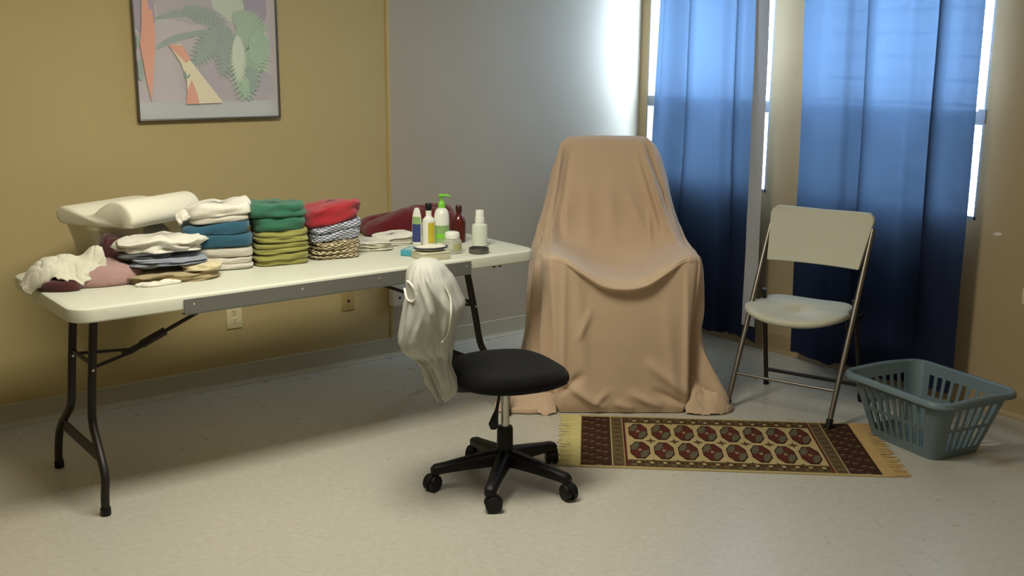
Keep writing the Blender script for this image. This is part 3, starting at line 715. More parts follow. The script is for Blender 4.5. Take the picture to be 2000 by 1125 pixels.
# round tin
t = thing('round_tin', 'shallow open grey tin between the jar and spray bottle', 'tin', (-1.945, -1.10, Z), 0)
MB().lathe([(.038, 0), (.042, .002), (.0425, .004), (.0425, .020), (.0415, .021), (.0395, .020), (.039, .004), (.010, .003)], n=36).obj('tin_body', mat('dull_tin', srgb(108, 106, 100), .35, metal=.6), t)
# blue box
t = thing('small_box', 'small light blue carton lying left of the cream box', 'box', (-2.195, -.965, Z), .62)
bx = MB(); bx.box(-.050, .050, -.024, .024, 0, .024, bev=.0015)
bx.obj('carton', mat('light_blue_carton', srgb(74, 158, 176), .4, .12, 40), t)
MB().box(-.036, .036, -.014, .014, .0238, .0246).obj('top_panel', mat('pale_blue_panel', srgb(170, 200, 205), .4), t, smooth=False)
# cream box and oval dish on it
t = thing('cream_box', 'cream cardboard box under the oval dish near the table front', 'box', (-2.175, -1.085, Z), -.12)
bx = MB(); bx.box(-.062, .062, -.052, .052, 0, .030, bev=.002); bx.obj('carton', mat('cream_carton', srgb(204, 200, 172), .6, .06, 30), t)
MB().box(-.0635, .0635, -.0535, .0535, .024, .0305, bev=.001).obj('lid', mat('cream_lid', srgb(212, 208, 182), .6), t)
t = thing('oval_dish', 'shallow white oval dish with dark rim on the cream box', 'dish', (-2.172, -1.083, Z+.031), -.12)
bo = MB().lathe([(.040, 0), (.055, .004), (.068, .013), (.070, .0145), (.067, .0145), (.053, .007), (.020, .004)], n=40, sy=.72).obj('dish_body', mat('white_dish', srgb(226, 222, 206), .4), t)
rm = MB(); rm.tube([(.070*math.cos(a), .0505*math.sin(a), .0135) for a in np.linspace(PI*.93, PI*2.02, 30)], .0042, 8); rm.obj('rim', mat('dark_rim', srgb(60, 58, 70), .4), bo)

# ------------------------------------------------------------------ swivel stool with white shirt
SC = (-2.262, -1.712)
ST = thing('swivel_chair', 'black armless swivel chair with fabric seat on five castors', 'chair', (*SC, 0))
for k in range(5):
    a = math.radians((157, 222, 291, 9, 80)[k]); c, s = math.cos(a), math.sin(a)
    lm = MB(); pts = [(.02, .105), (.06, .103), (.14, .094), (.22, .083), (.262, .077), (.275, .072)]
    vs = []
    for i, (d, z) in enumerate(pts):
        hw = (.030, .026, .022, .019, .020, .014)[i]; hh = (.028, .026, .021, .017, .016, .010)[i]
        for yy, zz in ((-hw, -hh), (-hw, hh*.5), (-hw*.6, hh), (hw*.6, hh), (hw, hh*.5), (hw, -hh)):
            vs.append((d*c-yy*s, d*s+yy*c, z+zz))
    lm.add(vs, grid_faces(6, 6, True)+[tuple(range(6))[::-1], tuple(30+i for i in range(6))])
    lg = lm.obj('base_leg', M['black_plastic'], ST, angle=.9)
    ca = a+(.7, 1.9, -.5, .9, 2.3)[k]; cc, cs = math.cos(ca), math.sin(ca); cx_, cy_ = .262*c, .262*s
    cm = MB(); cm.tube([(cx_, cy_, .07), (cx_, cy_, .045)], .008, 10)
    for off in (-.013, .013):
        wv = MB(); wv.lathe([(.015, -.010), (.0285, -.0095), (.030, -.006), (.030, .006), (.0285, .0095), (.015, .010)], n=24)
        vv = [(x, y, z) for x, y, z in wv.v]
        wv.v = [(cx_+x*cc-(z+off)*cs+.012*cc, cy_+x*cs+(z+off)*cc+.012*cs, .030+y) for x, y, z in vv]
        cm.add(wv.v, wv.f)
    hd = MB(); hd.lathe([(.012, -.012), (.032, -.011), (.033, 0), (.032, .011), (.012, .012)], n=24)
    hd.v = [(cx_+x*cc-z*cs+.012*cc, cy_+x*cs+z*cc+.012*cs, max(.034, .032+y)) for x, y, z in hd.v]
    cm.add(hd.v, hd.f)
    cm.obj('castor', M['black_plastic'], lg, angle=.7)
MB().lathe([(.045, .078), (.046, .110), (.036, .125), (.030, .130), (.029, .215), (.026, .222)]).obj('hub_sleeve', M['black_plastic'], ST)
MB().lathe([(.0155, .215), (.0155, .395)], n=20).obj('gas_cylinder', M['chrome'], ST)
mc = MB(); mc.box(-.07, .07, -.06, .06, .375, .400, bev=.006)
mc.obj('seat_mechanism', M['black_metal'], ST)
CR = Vector((rt.x, rt.y, 0))
lv_ = MB(); e0 = CR*-.03; lv_.tube([e0+Vector((0, 0, .385)), e0+CR*.008+Vector((0, 0, .34)), e0+CR*.000+Vector((0, 0, .29)), e0-CR*.006+Vector((0, 0, .265)), e0-CR*.012+Vector((0, 0, .235)), e0-CR*.012+Vector((0, 0, .218))], [.0055, .0055, .0065, .012, .0185, .012], 12)
lv_.v = [(x-.02*fw.x, y-.02*fw.y, z) for x, y, z in lv_.v]
lv_.obj('height_lever', M['black_plastic'], ST)
# seat: front faces +u direction (towards the armchair side)
SA = math.atan2(-.24, .97)
vs = []; na = 64; prof = [(.02, .400), (.80, .402), (.93, .405), (.975, .412), (.985, .420), (1.0, .424), (1.0, .438), (.985, .448), (.94, .457), (.85, .462), (.6, .463), (.3, .461), (.02, .460)]
for r_, z in prof:
    for i in range(na):
        th = 2*PI*i/na; c, s = math.cos(th), math.sin(th); k = (abs(c)**2.6+abs(s)**2.6)**(-1/2.6)
        x = .213*c*k*r_; y = (.208-.030*(-c if c < 0 else 0)**2-.004*c)*s*k*r_
        zz_ = z-.016*max(0, (x-.12)/.09)**2+(.006*(y/.2)**2 if z > .45 else 0)
        X = x*math.cos(SA)-y*math.sin(SA); Y = x*math.sin(SA)+y*math.cos(SA)
        vs.append((X+.006, Y-.004, zz_-.004))
mesh_obj('seat', vs, grid_faces(len(prof), na, True)+[tuple(range(na))[::-1], tuple((len(prof)-1)*na+i for i in range(na))], M['black_fabric'], ST, smooth=True)
bd_ = Vector((math.cos(SA), math.sin(SA), 0))
bar = MB(); bar.tube(smooth_path([tuple(bd_*-.05+Vector((0, 0, .388))), tuple(bd_*-.16+Vector((0, 0, .386))), tuple(bd_*-.215+Vector((0, 0, .41))), tuple(bd_*-.255+Vector((0, 0, .50))), tuple(bd_*-.285+Vector((0, 0, .62)))], 6), .018, 12, flat=(.45, 1))
bar.obj('back_support', M['black_metal'], ST)
bk = MB(); vs = []
for j in range(13):
    t = j/12; z = .575+.235*t
    hw = .115*math.sin(PI*min(1, .18+t*.66))**.5
    for i in range(24):
        th = 2*PI*i/24; y = hw*math.cos(th); x = -.300+.03*(y/.16)**2+.022*math.sin(th)*math.sin(PI*(.1+.8*t))**.5
        X = bd_.x*x-bd_.y*y; Y = bd_.y*x+bd_.x*y; vs.append((X, Y, z))
mesh_obj('backrest', vs, grid_faces(13, 24, True)+[tuple(range(24))[::-1], tuple(12*24+i for i in range(24))], M['black_fabric'], ST, smooth=True)

def shirt():
    """white shirt pulled over the backrest, its thin tail hanging to seat level"""
    # rows: height, left and right edge (across the view), half thickness
    px_m = 1/511.
    def zz(ypix): return .858-(ypix-508)*.00185
    rows = [(507, 838, 850, .03), (511, 822, 862, .075), (519, 813, 873, .11), (532, 807, 883, .135), (548, 805, 893, .15), (570, 804, 903, .16), (590, 800, 911, .165), (610, 796, 906, .165), (632, 793, 897, .16), (655, 791, 893, .145), (675, 797, 890, .11),
            (690, 812, 888, .055), (705, 829, 886, .045), (722, 833, 890, .038), (738, 836, 896, .034), (752, 843, 896, .028), (764, 852, 886, .020), (773, 860, 872, .012)]
    q = cr_spline(np.array(rows, float), 4); na = 84; vs = []
    u = CR.normalized(); v = Vector((fw.x, fw.y, 0)).normalized()
    c0 = Vector((SC[0], SC[1], 0))+bd_*-.292+Vector((0, 0, 0))
    cpx = 845
    for j, (yp, xl, xr, hd_) in enumerate(q):
        z = zz(yp); cx = ((xl+xr)/2-cpx)*px_m*.98; hw = (xr-xl)/2*px_m*.98
        low = max(0, (yp-640)/130)
        for i in range(na):
            th = 2*PI*i/na; c, s = math.cos(th), math.sin(th)
            fj = min(1, j/10)
            fold = fj*(.006+.010*low)*math.sin(3*th+.7+yp*.012) + fj*(.022+.02*low)*nz(c*1.7+yp*.009, s*1.7, 4) + fj*(.030+.015*low)*(.35-abs(nz(c*2.6-yp*.007, s*2.6+yp*.006, 9))*1.6) + fj*.010*(.3-abs(nz(c*6+yp*.012, s*6-yp*.01, 19))*1.6)
            # long ridge running down the right side
            rg = .012*math.exp(-((th-(1.5*PI+.62))/.13)**2)*(1 if 560 < yp < 640 else .3)
            a = hw*(c if abs(c) < .999 else c); b = hd_*s
            rr = 1+(fold+rg)/max(hd_, .05)
            x = cx+a*(1+(fold*.25)/max(hw, .03)); y = b*rr
            ragged = (.016*math.sin(th*4+.5)+.010*math.sin(th*9+1))*max(0, (yp-735)/40)
            P = c0+u*x+v*y
            vs.append((P.x, P.y, z+ragged+.004*nz(x*30, yp*.05, 2)*(1 if j > 3 else 0)))
    def surf(yp, xp, lift):
        row = min(q, key=lambda r_: abs(r_[0]-yp)); c = max(-.97, min(.97, (xp-(row[1]+row[2])/2)/((row[2]-row[1])/2)))
        P = c0+u*((xp-cpx)*px_m*.98)+v*(-row[3]*math.sqrt(1-c*c)*1.0-lift); return (P.x, P.y, zz(yp))
    fs = grid_faces(len(q), na, True)+[tuple(range(na))]
    o = mesh_obj('white_shirt', vs, fs, M['knit'], smooth=True)
    tag(o, 'thin white shirt hanging over the back of the black swivel chair', 'clothing')
    # pale seam loop at the left shoulder
    lp = MB(); pts = []
    for yp, xp in ((537, 813), (539, 822), (548, 829), (560, 831), (569, 824), (568, 813), (556, 806)):
        pts.append(surf(yp, xp, .016))
    lp.tube(smooth_path(pts, 4), .0042, 8); lp.obj('rolled_hem', M['white_towel'], o)
    lp = MB(); pts = []
    for yp, xp in ((545, 890), (565, 899), (590, 901), (612, 898), (632, 893), (645, 884)):
        pts.append(surf(yp, xp-10, .016))
    lp.tube(smooth_path(pts, 4), [.0035]*21, 8); lp.obj('sleeve_seam', M['white_towel'], o)
    return o
shirt()

# ------------------------------------------------------------------ blanket-covered armchair
AO = Vector((-1.34, -1.38, 0)); AU = Vector((.81, -.586, 0)).normalized(); AV = Vector((.586, .81, 0)).normalized()
def armchair():
    # stations round the chair (front centre, clockwise seen from above), each a list of (s, v, z) by level
    N = 16
    FC = [(-.03, -.018, .004), (-.03, -.030, .05), (-.03, -.022, .15), (-.03, -.015, .30), (-.03, -.010, .43), (-.03, -.004, .535), (-.03, -.036, .552), (-.03, -.044, .574), (-.03, .02, .600), (-.03, .20, .575), (-.03, .40, .600), (-.03, .50, .74), (-.035, .545, .92), (-.04, .585, 1.08), (-.045, .612, 1.155), (-.048, .66, 1.172)]
    def F(s, lip, sag, vb):  # front point at lateral s
        k = 1-sag
        return [(s, -.016+vb, .004), (s, -.026+vb, .05), (s, -.018, .15), (s, -.012, .30), (s, -.008, .43), (s, -.003, .535+.125*k), (s, -.036*lip, .552+.122*k), (s, -.044*lip, .574+.114*k), (s, .02, .600+.100*k),
                (s+.0, .20, .575+.115*k), (s*.97, .40, .600+.09*k), (s*.9, .50, .74+.0*k), (s*.84-.004, .545, .92), (s*.76-.008, .585, 1.08), (s*.72-.012, .612, 1.152), (s*.66-.015, .66, 1.170)]
    st = []
    st.append(FC)
    st.append(F(.065, .9, .87, 0))
    st.append(F(.155, .55, .42, 0))
    st.append(F(.225, .1, .06, 0))
    # front right corner column
    st.append([(.255, .0, .004), (.268, -.010, .05), (.272, -.010, .15), (.270, -.006, .30), (.272, -.003, .43), (.276, .0, .60), (.278, .003, .67), (.277, .012, .694), (.272, .05, .704), (.268, .20, .702), (.262, .36, .705), (.236, .50, .80), (.208, .55, .95), (.180, .59, 1.085), (.160, .615, 1.145), (.145, .655, 1.163)])
    # pinch between front panel and side skirt
    st.append([(.245, .070, .004), (.255, .07, .05), (.258, .07, .15), (.264, .065, .30), (.275, .06, .43), (.300, .035, .60), (.305, .035, .665), (.302, .05, .688), (.295, .10, .698), (.290, .24, .700), (.283, .39, .70), (.250, .52, .81), (.222, .565, .955), (.192, .60, 1.085), (.170, .625, 1.14), (.150, .66, 1.158)])
    # puddle lobe
    st.append([(.440, .000, .004), (.462, .000, .05), (.425, .020, .135), (.335, .08, .30), (.326, .08, .43), (.326, .08, .60), (.322, .09, .658), (.316, .11, .682), (.308, .16, .690), (.300, .28, .695), (.294, .41, .70), (.262, .53, .815), (.232, .58, .96), (.200, .61, 1.085), (.178, .635, 1.135), (.155, .665, 1.155)])
    # right side
    st.append([(.43, .22, .004), (.405, .24, .05), (.375, .26, .15), (.352, .28, .30), (.345, .28, .43), (.342, .28, .60), (.336, .29, .655), (.328, .31, .680), (.318, .34, .690), (.310, .42, .70), (.300, .50, .715), (.272, .585, .83), (.243, .62, .97), (.210, .65, 1.085), (.186, .67, 1.130), (.158, .68, 1.152)])
    st.append([(.40, .62, .004), (.38, .62, .05), (.36, .62, .15), (.345, .61, .30), (.34, .61, .43), (.335, .60, .60), (.330, .60, .655), (.322, .61, .685), (.315, .62, .71), (.305, .635, .75), (.292, .65, .79), (.265, .67, .88), (.238, .69, 1.0), (.208, .705, 1.09), (.183, .71, 1.13), (.150, .70, 1.153)])
    st.append([(.12, .84, .004), (.12, .83, .05), (.12, .82, .15), (.12, .81, .30), (.12, .80, .43), (.12, .79, .60), (.12, .785, .655), (.12, .78, .685), (.12, .78, .71), (.12, .775, .76), (.12, .77, .82), (.11, .765, .90), (.10, .76, 1.0), (.09, .755, 1.09), (.08, .745, 1.14), (.06, .715, 1.160)])
    # left half: mirrored about s = -.03 then adjusted
    def mir(col, f): return [f(i, -.06-s, v, z) for i, (s, v, z) in enumerate(col)]
    left = []
    left.append(mir(st[9], lambda i, s, v, z: (s, v, z)))
    left.append(mir(st[8], lambda i, s, v, z: (s, v, z)))
    left.append(mir(st[7], lambda i, s, v, z: (s, v, z)))
    left.append([(-.47, .10, .004), (-.44, .11, .05), (-.428, .13, .15), (-.420, .15, .30), (-.410, .15, .43), (-.402, .15, .60), (-.390, .16, .658), (-.385, .17, .684), (-.375, .20, .692), (-.364, .30, .695), (-.356, .41, .70), (-.335, .53, .80), (-.305, .58, .95), (-.285, .61, 1.08), (-.268, .635, 1.135), (-.245, .665, 1.155)])
    left.append([(-.300, .07, .004), (-.312, .07, .05), (-.318, .07, .15), (-.324, .07, .30), (-.332, .065, .43), (-.352, .05, .60), (-.368, .045, .668), (-.368, .06, .690), (-.360, .10, .698), (-.352, .24, .700), (-.344, .39, .70), (-.320, .52, .80), (-.294, .565, .95), (-.275, .60, 1.08), (-.262, .625, 1.14), (-.240, .66, 1.158)])
    left.append([(-.300, -.002, .004), (-.318, -.012, .05), (-.326, -.010, .15), (-.330, -.006, .30), (-.336, -.003, .43), (-.345, .0, .60), (-.348, .003, .675), (-.345, .012, .698), (-.340, .05, .708), (-.332, .20, .706), (-.324, .36, .71), (-.300, .50, .80), (-.276, .55, .95), (-.262, .59, 1.085), (-.252, .615, 1.148), (-.235, .655, 1.165)])
    left.append(F(-.285, .1, .06, 0)); left.append(F(-.215, .55, .42, 0)); left.append(F(-.125, .9, .87, 0))
    st += left
    A = np.array(st)                       # stations x levels x 3
    nl = A.shape[1]; sub = 7
    B = np.stack([cr_spline(A[:, k], sub, True) for k in range(nl)])        # levels x ring x 3
    G = np.stack([cr_spline(B[:, i], 7) for i in range(B.shape[1])], 1)     # fine levels x ring x 3
    nlv, nr = G.shape[:2]
    # creases on the front, each (s0,z0,s1,z1,width,height,curve)
    CR_ = [(-.27, 1.10, -.325, .78, .012, .016), (-.225, 1.09, -.28, .72, .016, -.006), (-.26, .90, -.24, .72, .02, .006), (.10, 1.04, .19, .76, .010, .009), (.125, 1.10, .245, .73, .009, .014), (.155, 1.10, .285, .74, .010, -.008), (.03, .95, .14, .72, .014, .005),
           (.15, .82, .155, .70, .006, .008), (-.05, .95, -.02, .72, .03, .004), (-.15, .90, -.14, .68, .025, .004),
           (-.285, .66, -.285, .10, .012, .004), (-.17, .46, -.22, .34, .012, .006), (-.235, .64, -.19, .20, .022, .004), (.16, .45, .215, .08, .025, .004), (.245, .60, .262, .12, .012, .005),
           (-.27, .14, -.12, .03, .016, .012), (-.29, .10, -.20, .17, .014, -.010), (.25, .10, .10, .22, .018, .010), (.255, .04, .13, .10, .013, -.009), (-.14, .05, -.09, .10, .010, .006), (.02, .09, .14, .035, .014, .008), (-.05, .05, .02, .02, .015, .006)]
    out = G.copy()
    for a in range(nlv):
        for b in range(nr):
            s, v, z = G[a, b]; ph = b/nr
            front = b < 4.6*sub or b > nr-4.6*sub
            if front:
                d = 0
                for s0, z0, s1, z1, wd, hh in CR_:
                    dx, dz = s1-s0, z1-z0; L2 = dx*dx+dz*dz; t = ((s-s0)*dx+(z-z0)*dz)/L2
                    if -.15 < t < 1.15:
                        qx, qz = s0+dx*t, z0+dz*t; dist2 = (s-qx)**2+(z-qz)**2
                        d += 2.6*hh*math.exp(-dist2/(wd*wd))*math.sin(PI*min(1, max(0, (t+.15)/1.3)))**.7
                back_on = z > .72
                out[a, b, 1] -= d
                out[a, b, 1] += .004*nz(s*6, z*6, 1)
                # gentle drag lines falling from the top
                if back_on: out[a, b, 1] += .003*math.sin(s*55+3*nz(s*4, z*3, 2))*(1.1-z)*1.6
            else:
                fr = min(1, max(0, (.70-z)/.25)); amp = .004+.016*fr
                fo = amp*math.sin(ph*2*PI*17+1.2*nz(z*3, ph*9, 5))+.5*amp*math.sin(ph*2*PI*31+z*3)
                # outward direction
                o_ = Vector((s+.03, v-.36, 0)); o_.normalize()
                out[a, b, 0] += o_.x*fo; out[a, b, 1] += o_.y*fo
                if z < .24 and (b < 7.6*sub or b > nr-7.6*sub):
                    out[a, b, 1] -= .012*math.sin(62*s+38*z+3*nz(s*8, z*8, 3))*min(1, (.24-z)/.1)
                if z < .10: out[a, b, 2] = max(.003, z+.022*max(0, nz(s*11, v*11, 7))*(1-z/.1)*2)
            if z > .72 and not front:
                pass
    V = []
    for a in range(nlv):
        for b in range(nr):
            s, v, z = out[a, b]; P = AO+AU*s+AV*v; V.append((P.x, P.y, max(z, .002)))
    V.append(tuple(AO+AU*(-.048)+AV*.675+Vector((0, 0, 1.1715))))
    fs = grid_faces(nlv, nr, True); last = (nlv-1)*nr
    fs += [(last+i, last+(i+1) % nr, len(V)-1) for i in range(nr)]
    return V, fs
AC = thing('covered_armchair', 'armchair wholly covered by a peach fleece blanket', 'armchair', tuple(AO))
V, fs = armchair()
bo = mesh_obj('fleece_cover', [(x-AO.x, y-AO.y, z) for x, y, z in V], fs, M['blanket'], AC, smooth=True)
ss = bo.modifiers.new('smooth', 'SUBSURF'); ss.levels = 1; ss.render_levels = 1
def acl(s, v, z): P = AU*s+AV*v; return (P.x, P.y, z)
# folds of the same blanket lying on the floor to the left
def floor_fold(cx, cy, L, Wd, h, rz, seed, amp):
    o = lump('blanket_fold', None, 0, 0, 0, L, Wd, h, 0, M['blanket'], seed, amp, .016, parent=AC, exp=2.3, rf=2.0, flat=.6)
    o.location = acl(cx, cy, .002); o.rotation_euler = (0, 0, math.atan2(AU.y, AU.x)+rz); return o
floor_fold(-.47, .05, .26, .17, .024, -.10, 91, .30)
def pile(xs, ys, rows, seed):
    o = sheet('blanket_fold', None, xs, ys, rows, M['blanket'], seed, None, thick=.010, cre=.0045, parent=AC)
    o.rotation_euler = (0, 0, math.atan2(AU.y, AU.x)); return o
pile([.262, .30, .35, .40, .445, .480], [-.045, -.015, .03, .09, .15],
     [[(0, .01, .006), (0, 0, .006), (0, -.004, .006), (0, 0, .006), (-.01, .015, .006), (-.02, .04, .006)], [(0, 0, .030), (0, 0, .070), (0, 0, .060), (0, 0, .075), (0, 0, .040), (-.01, .02, .008)],
      [(0, 0, .070), (0, 0, .120), (0, 0, .095), (0, 0, .100), (0, 0, .055), (0, 0, .008)], [(0, 0, .12), (0, 0, .17), (0, 0, .14), (0, 0, .10), (0, 0, .05), (0, 0, .008)], [(0, 0, .12), (0, 0, .17), (0, 0, .13), (0, 0, .09), (0, 0, .04), (0, 0, .008)]], 12)
pile([-.58, -.53, -.47, -.41, -.355, -.315], [-.020, .005, .05, .10, .15],
     [[(.03, .05, .006), (0, .03, .006), (0, .01, .006), (0, -.01, .006), (0, -.03, .006), (0, -.01, .006)], [(0, .02, .012), (0, 0, .026), (0, 0, .032), (0, 0, .040), (0, 0, .050), (0, 0, .03)],
      [(0, 0, .020), (0, 0, .040), (0, 0, .038), (0, 0, .055), (0, 0, .065), (0, 0, .05)], [(0, 0, .015), (0, 0, .030), (0, 0, .05), (0, 0, .06), (0, 0, .07), (0, 0, .06)], [(.02, 0, .006), (0, 0, .010), (0, 0, .03), (0, 0, .05), (0, 0, .06), (0, 0, .06)]], 23)

# ------------------------------------------------------------------ rug
RO = Vector((-1.736, -1.528, 0)); RX = Vector((1, -.886, 0)).normalized()
RL0 = Vector((-1.538, -1.293, 0)); RLB = Vector((-1.933, -1.763, 0)); RR0 = Vector((-.682, -2.053, 0)); RRB = Vector((-1.058, -2.52, 0))
rug_c = (RL0+RLB+RR0+RRB)/4; rx = ((RR0-RL0)+(RRB-RLB)).normalized(); ry = Vector((-rx.y, rx.x, 0))
rl = ((RR0-RL0).length+(RRB-RLB).length)/2; rw = ((RL0-RLB).length+(RR0-RRB).length)/2
RG = thing('rug', 'small oriental runner rug with two rows of octagons and fringed ends', 'rug', tuple(rug_c), math.atan2(rx.y, rx.x))
def rug_material():
    m = bpy.data.materials.new('woven_rug'); m.use_nodes = True; nt = m.node_tree; b = nt.nodes['Principled BSDF']
    b.inputs['Roughness'].default_value = .95; b.inputs['Specular IOR Level'].default_value = .1
    return m
cream_r = mat('rug_cream', srgb(178, 158, 112), .95, .14, 60, .6, 500, spec=.1); red_r = mat('rug_dark_red', srgb(88, 44, 36), .95, .25, 90, .6, 500, spec=.1)
brown_r = mat('rug_brown', srgb(62, 40, 30), .95, .25, 80, .6, 500, spec=.1); olive_r = mat('rug_olive', srgb(94, 82, 54), .95, .3, 120, .6, 500, spec=.1); tan_r = mat('rug_edge_tan', srgb(196, 168, 118), .95, .1, 60, .6, 400, spec=.1)
grey_r = mat('rug_grey_green', srgb(96, 92, 72), .95, .2, 120, .6, 500, spec=.1)
hl, hw_ = rl/2, rw/2
rg = MB()
TH = .0035
rg.box(-hl, hl, -hw_, hw_, .0005, TH, 0)
lz = [TH]
def rq(x0, x1, y0, y1, k):
    lz[0] += .000006; z = lz[0]; rg.add([(x0, y0, z), (x1, y0, z), (x1, y1, z), (x0, y1, z)], [(0, 1, 2, 3)], k)
def rpoly(pts, k):
    lz[0] += .000004; z = lz[0]; n = len(pts); cx = sum(p[0] for p in pts)/n; cy = sum(p[1] for p in pts)/n
    rg.add([(cx, cy, z)]+[(x, y, z) for x, y in pts], [(0, i+1, (i+1) % n+1) for i in range(n)], k)
eb = .018
# end panels with slanted bars
for s in (-1, 1):
    xa, xb = sorted((s*(hl-.004), s*(hl-.125)))
    rq(xa, xb, -hw_+eb, hw_-eb, 2)
    n = 30
    for i in range(n):
        y = -hw_+eb+(2*hw_-2*eb)*(i+.5)/n; w_ = (hw_-eb)/n*.42
        for q in range(4):
            x0 = xa+.006+(xb-xa-.012)*q/4; x1 = x0+(xb-xa)*.17; yy = y+(.004 if q % 2 else -.004)
            rpoly([(x0, yy-w_*.5), (x1, yy+w_*.6), (x1, yy+w_*1.5), (x0, yy+w_*.4)], (1, 3, 0, 1)[(i+q) % 4])
    xc, xd = sorted((s*(hl-.130), s*(hl-.175)))
    rq(xc, xd, -hw_+eb, hw_-eb, 3)
    for i in range(22):
        y = -hw_+eb+(2*hw_-2*eb)*(i+.5)/22
        rpoly([(xc+.006, y), ((xc+xd)/2, y+.008), (xd-.006, y), ((xc+xd)/2, y-.008)], (1, 4)[i % 2])
    xe, xf = sorted((s*(hl-.178), s*(hl-.188))); rq(xe, xf, -hw_+eb, hw_-eb, 1)
# long borders
for s in (-1, 1):
    ya, yb = sorted((s*(hw_-eb), s*(hw_-eb-.062)))
    rq(-hl+.188, hl-.188, ya, yb, 3)
    for row, (o_, sz) in enumerate(((.30, .011), (.72, .012))):
        yc_ = ya+(yb-ya)*(o_ if s < 0 else 1-o_); n = 46
        for i in range(n):
            x = -hl+.188+(2*hl-.376)*(i+.5)/n
            rpoly([(x-sz*.8, yc_), (x, yc_+sz), (x+sz*.8, yc_), (x, yc_-sz)], ((1, 4, 2), (2, 1, 0))[row][i % 3])
    y1 = s*(hw_-eb-.065); rq(-hl+.188, hl-.188, y1-.003, y1+.003, 2)
# field of octagons
fx0, fx1 = -hl+.192, hl-.192; fy = hw_-eb-.068; nx_ = 8; cw = (fx1-fx0)/nx_
for i in range(nx_):
    for jx, yc_ in enumerate((-fy*.5, fy*.5)):
        xc_ = fx0+cw*(i+.5); a, b = cw*.445, fy*.46
        def oct_(k, sx=1.0, rot=0): return [(xc_+a*sx*math.cos(PI/8+PI/4*q+rot), yc_+b*sx*math.sin(PI/8+PI/4*q+rot)) for q in range(8)]
        rpoly(oct_(0), 2)
        for qd, kk in ((0, 1), (1, 4), (2, 1), (3, 4)):
            th = PI/2*qd
            rpoly([(xc_, yc_)]+[(xc_+a*.86*math.cos(th+t_), yc_+b*.86*math.sin(th+t_)) for t_ in (0, PI/8, PI/4, PI*3/8, PI/2)], kk)
        rpoly(oct_(0, .34), 1); rpoly(oct_(0, .16), 0)
        rq(xc_-.0015, xc_+.0015, yc_-b*.86, yc_+b*.86, 2); rq(xc_-a*.86, xc_+a*.86, yc_-.0012, yc_+.0012, 2)
    if i < nx_-1:
        x = fx0+cw*(i+1)
        for yc_, sz in ((0, .030), (-fy, .016), (fy, .016)):
            rpoly([(x-sz*.75, yc_), (x-sz*.2, yc_+sz*.25), (x, yc_+sz), (x+sz*.2, yc_+sz*.25), (x+sz*.75, yc_), (x+sz*.2, yc_-sz*.25), (x, yc_-sz), (x-sz*.2, yc_-sz*.25)], 3)
            rpoly([(x-sz*.25, yc_), (x, yc_+sz*.3), (x+sz*.25, yc_), (x, yc_-sz*.3)], 1)
rg.obj('rug_body', None, RG, smooth=False, mats=[cream_r, red_r, brown_r, olive_r, grey_r])
for s, m_, L in ((-1, mat('fringe_yellow', srgb(202, 188, 128), .95, .12, 60), .085), (1, mat('fringe_tan', srgb(190, 160, 108), .95, .15, 60), .095)):
    fb = MB(); random.seed(5)
    x0_, x1_ = sorted((s*hl, s*(hl+L*.45))); fb.box(x0_, x1_, -hw_+.003, hw_-.003, .001, .0045)
    for i in range(90):
        y = -hw_+.004+(2*hw_-.008)*(i+.5)/90; l_ = L*random.uniform(.85, 1.12); dy = random.uniform(-.012, .012)
        fb.tube([(s*hl, y, .004), (s*(hl+l_*.5), y+dy*.4, .0045), (s*(hl+l_), y+dy, .0025)], .0026, 5)
    o = fb.obj('fringe', m_, RG); o['kind'] = 'stuff'

# ------------------------------------------------------------------ folding chair
FM = Vector((-.868, -1.8315, 0)); FU = Vector((.31297, -.94976, 0))
FCH = thing('folding_chair', 'cream plastic folding chair with bronze tube frame before the curtains', 'chair', tuple(FM), math.atan2(FU.y, FU.x))
# local x across, local y towards the rear
cf = .026
def fl_(s, t): # front legs: foot to top
    return (s*(.232-.002*t)+cf*t, .0+.355*t, .012+.83*t)
for s in (-1, 1):
    m_ = MB(); m_.tube([fl_(s, 0), fl_(s, .5), fl_(s, .97)], .0115, 14, flat=(1, 1))
    lg = m_.obj('front_leg', M['bronze'], FCH)
    MB().tube([fl_(s, -.010), fl_(s, .035)], .0145, 14).obj('foot_cap', M['black_plastic'], lg)
    m_ = MB(); rp = lambda t, s=s: (s*(.228-.022*t)+cf*t*.6, .458-.19*t, .012+.50*t)
    m_.tube([rp(0), rp(.5), rp(1)], .0105, 14); lg = m_.obj('rear_leg', mat('dark_bronze_tube', srgb(52, 48, 44), .4, metal=.5), FCH)
    MB().tube([rp(-.02), rp(.05)], .0135, 14).obj('foot_cap', M['black_plastic'], lg)
    bkt = MB(); bkt.box(s*.215+.01-.004, s*.215+.01+.004, .16, .40, .405, .432, bev=.002); bkt.obj('seat_bracket', M['black_metal'], FCH)
a = fl_(-1, .17); b = fl_(1, .17); MB().tube([a, b], .006).obj('front_crossbar', M['bronze'], FCH)
a = (-.225, .432, .075); b = (.230, .432, .075); MB().tube([(-.222, .43, .085), (.226, .43, .085)], .009).obj('rear_crossbar', M['black_metal'], FCH)
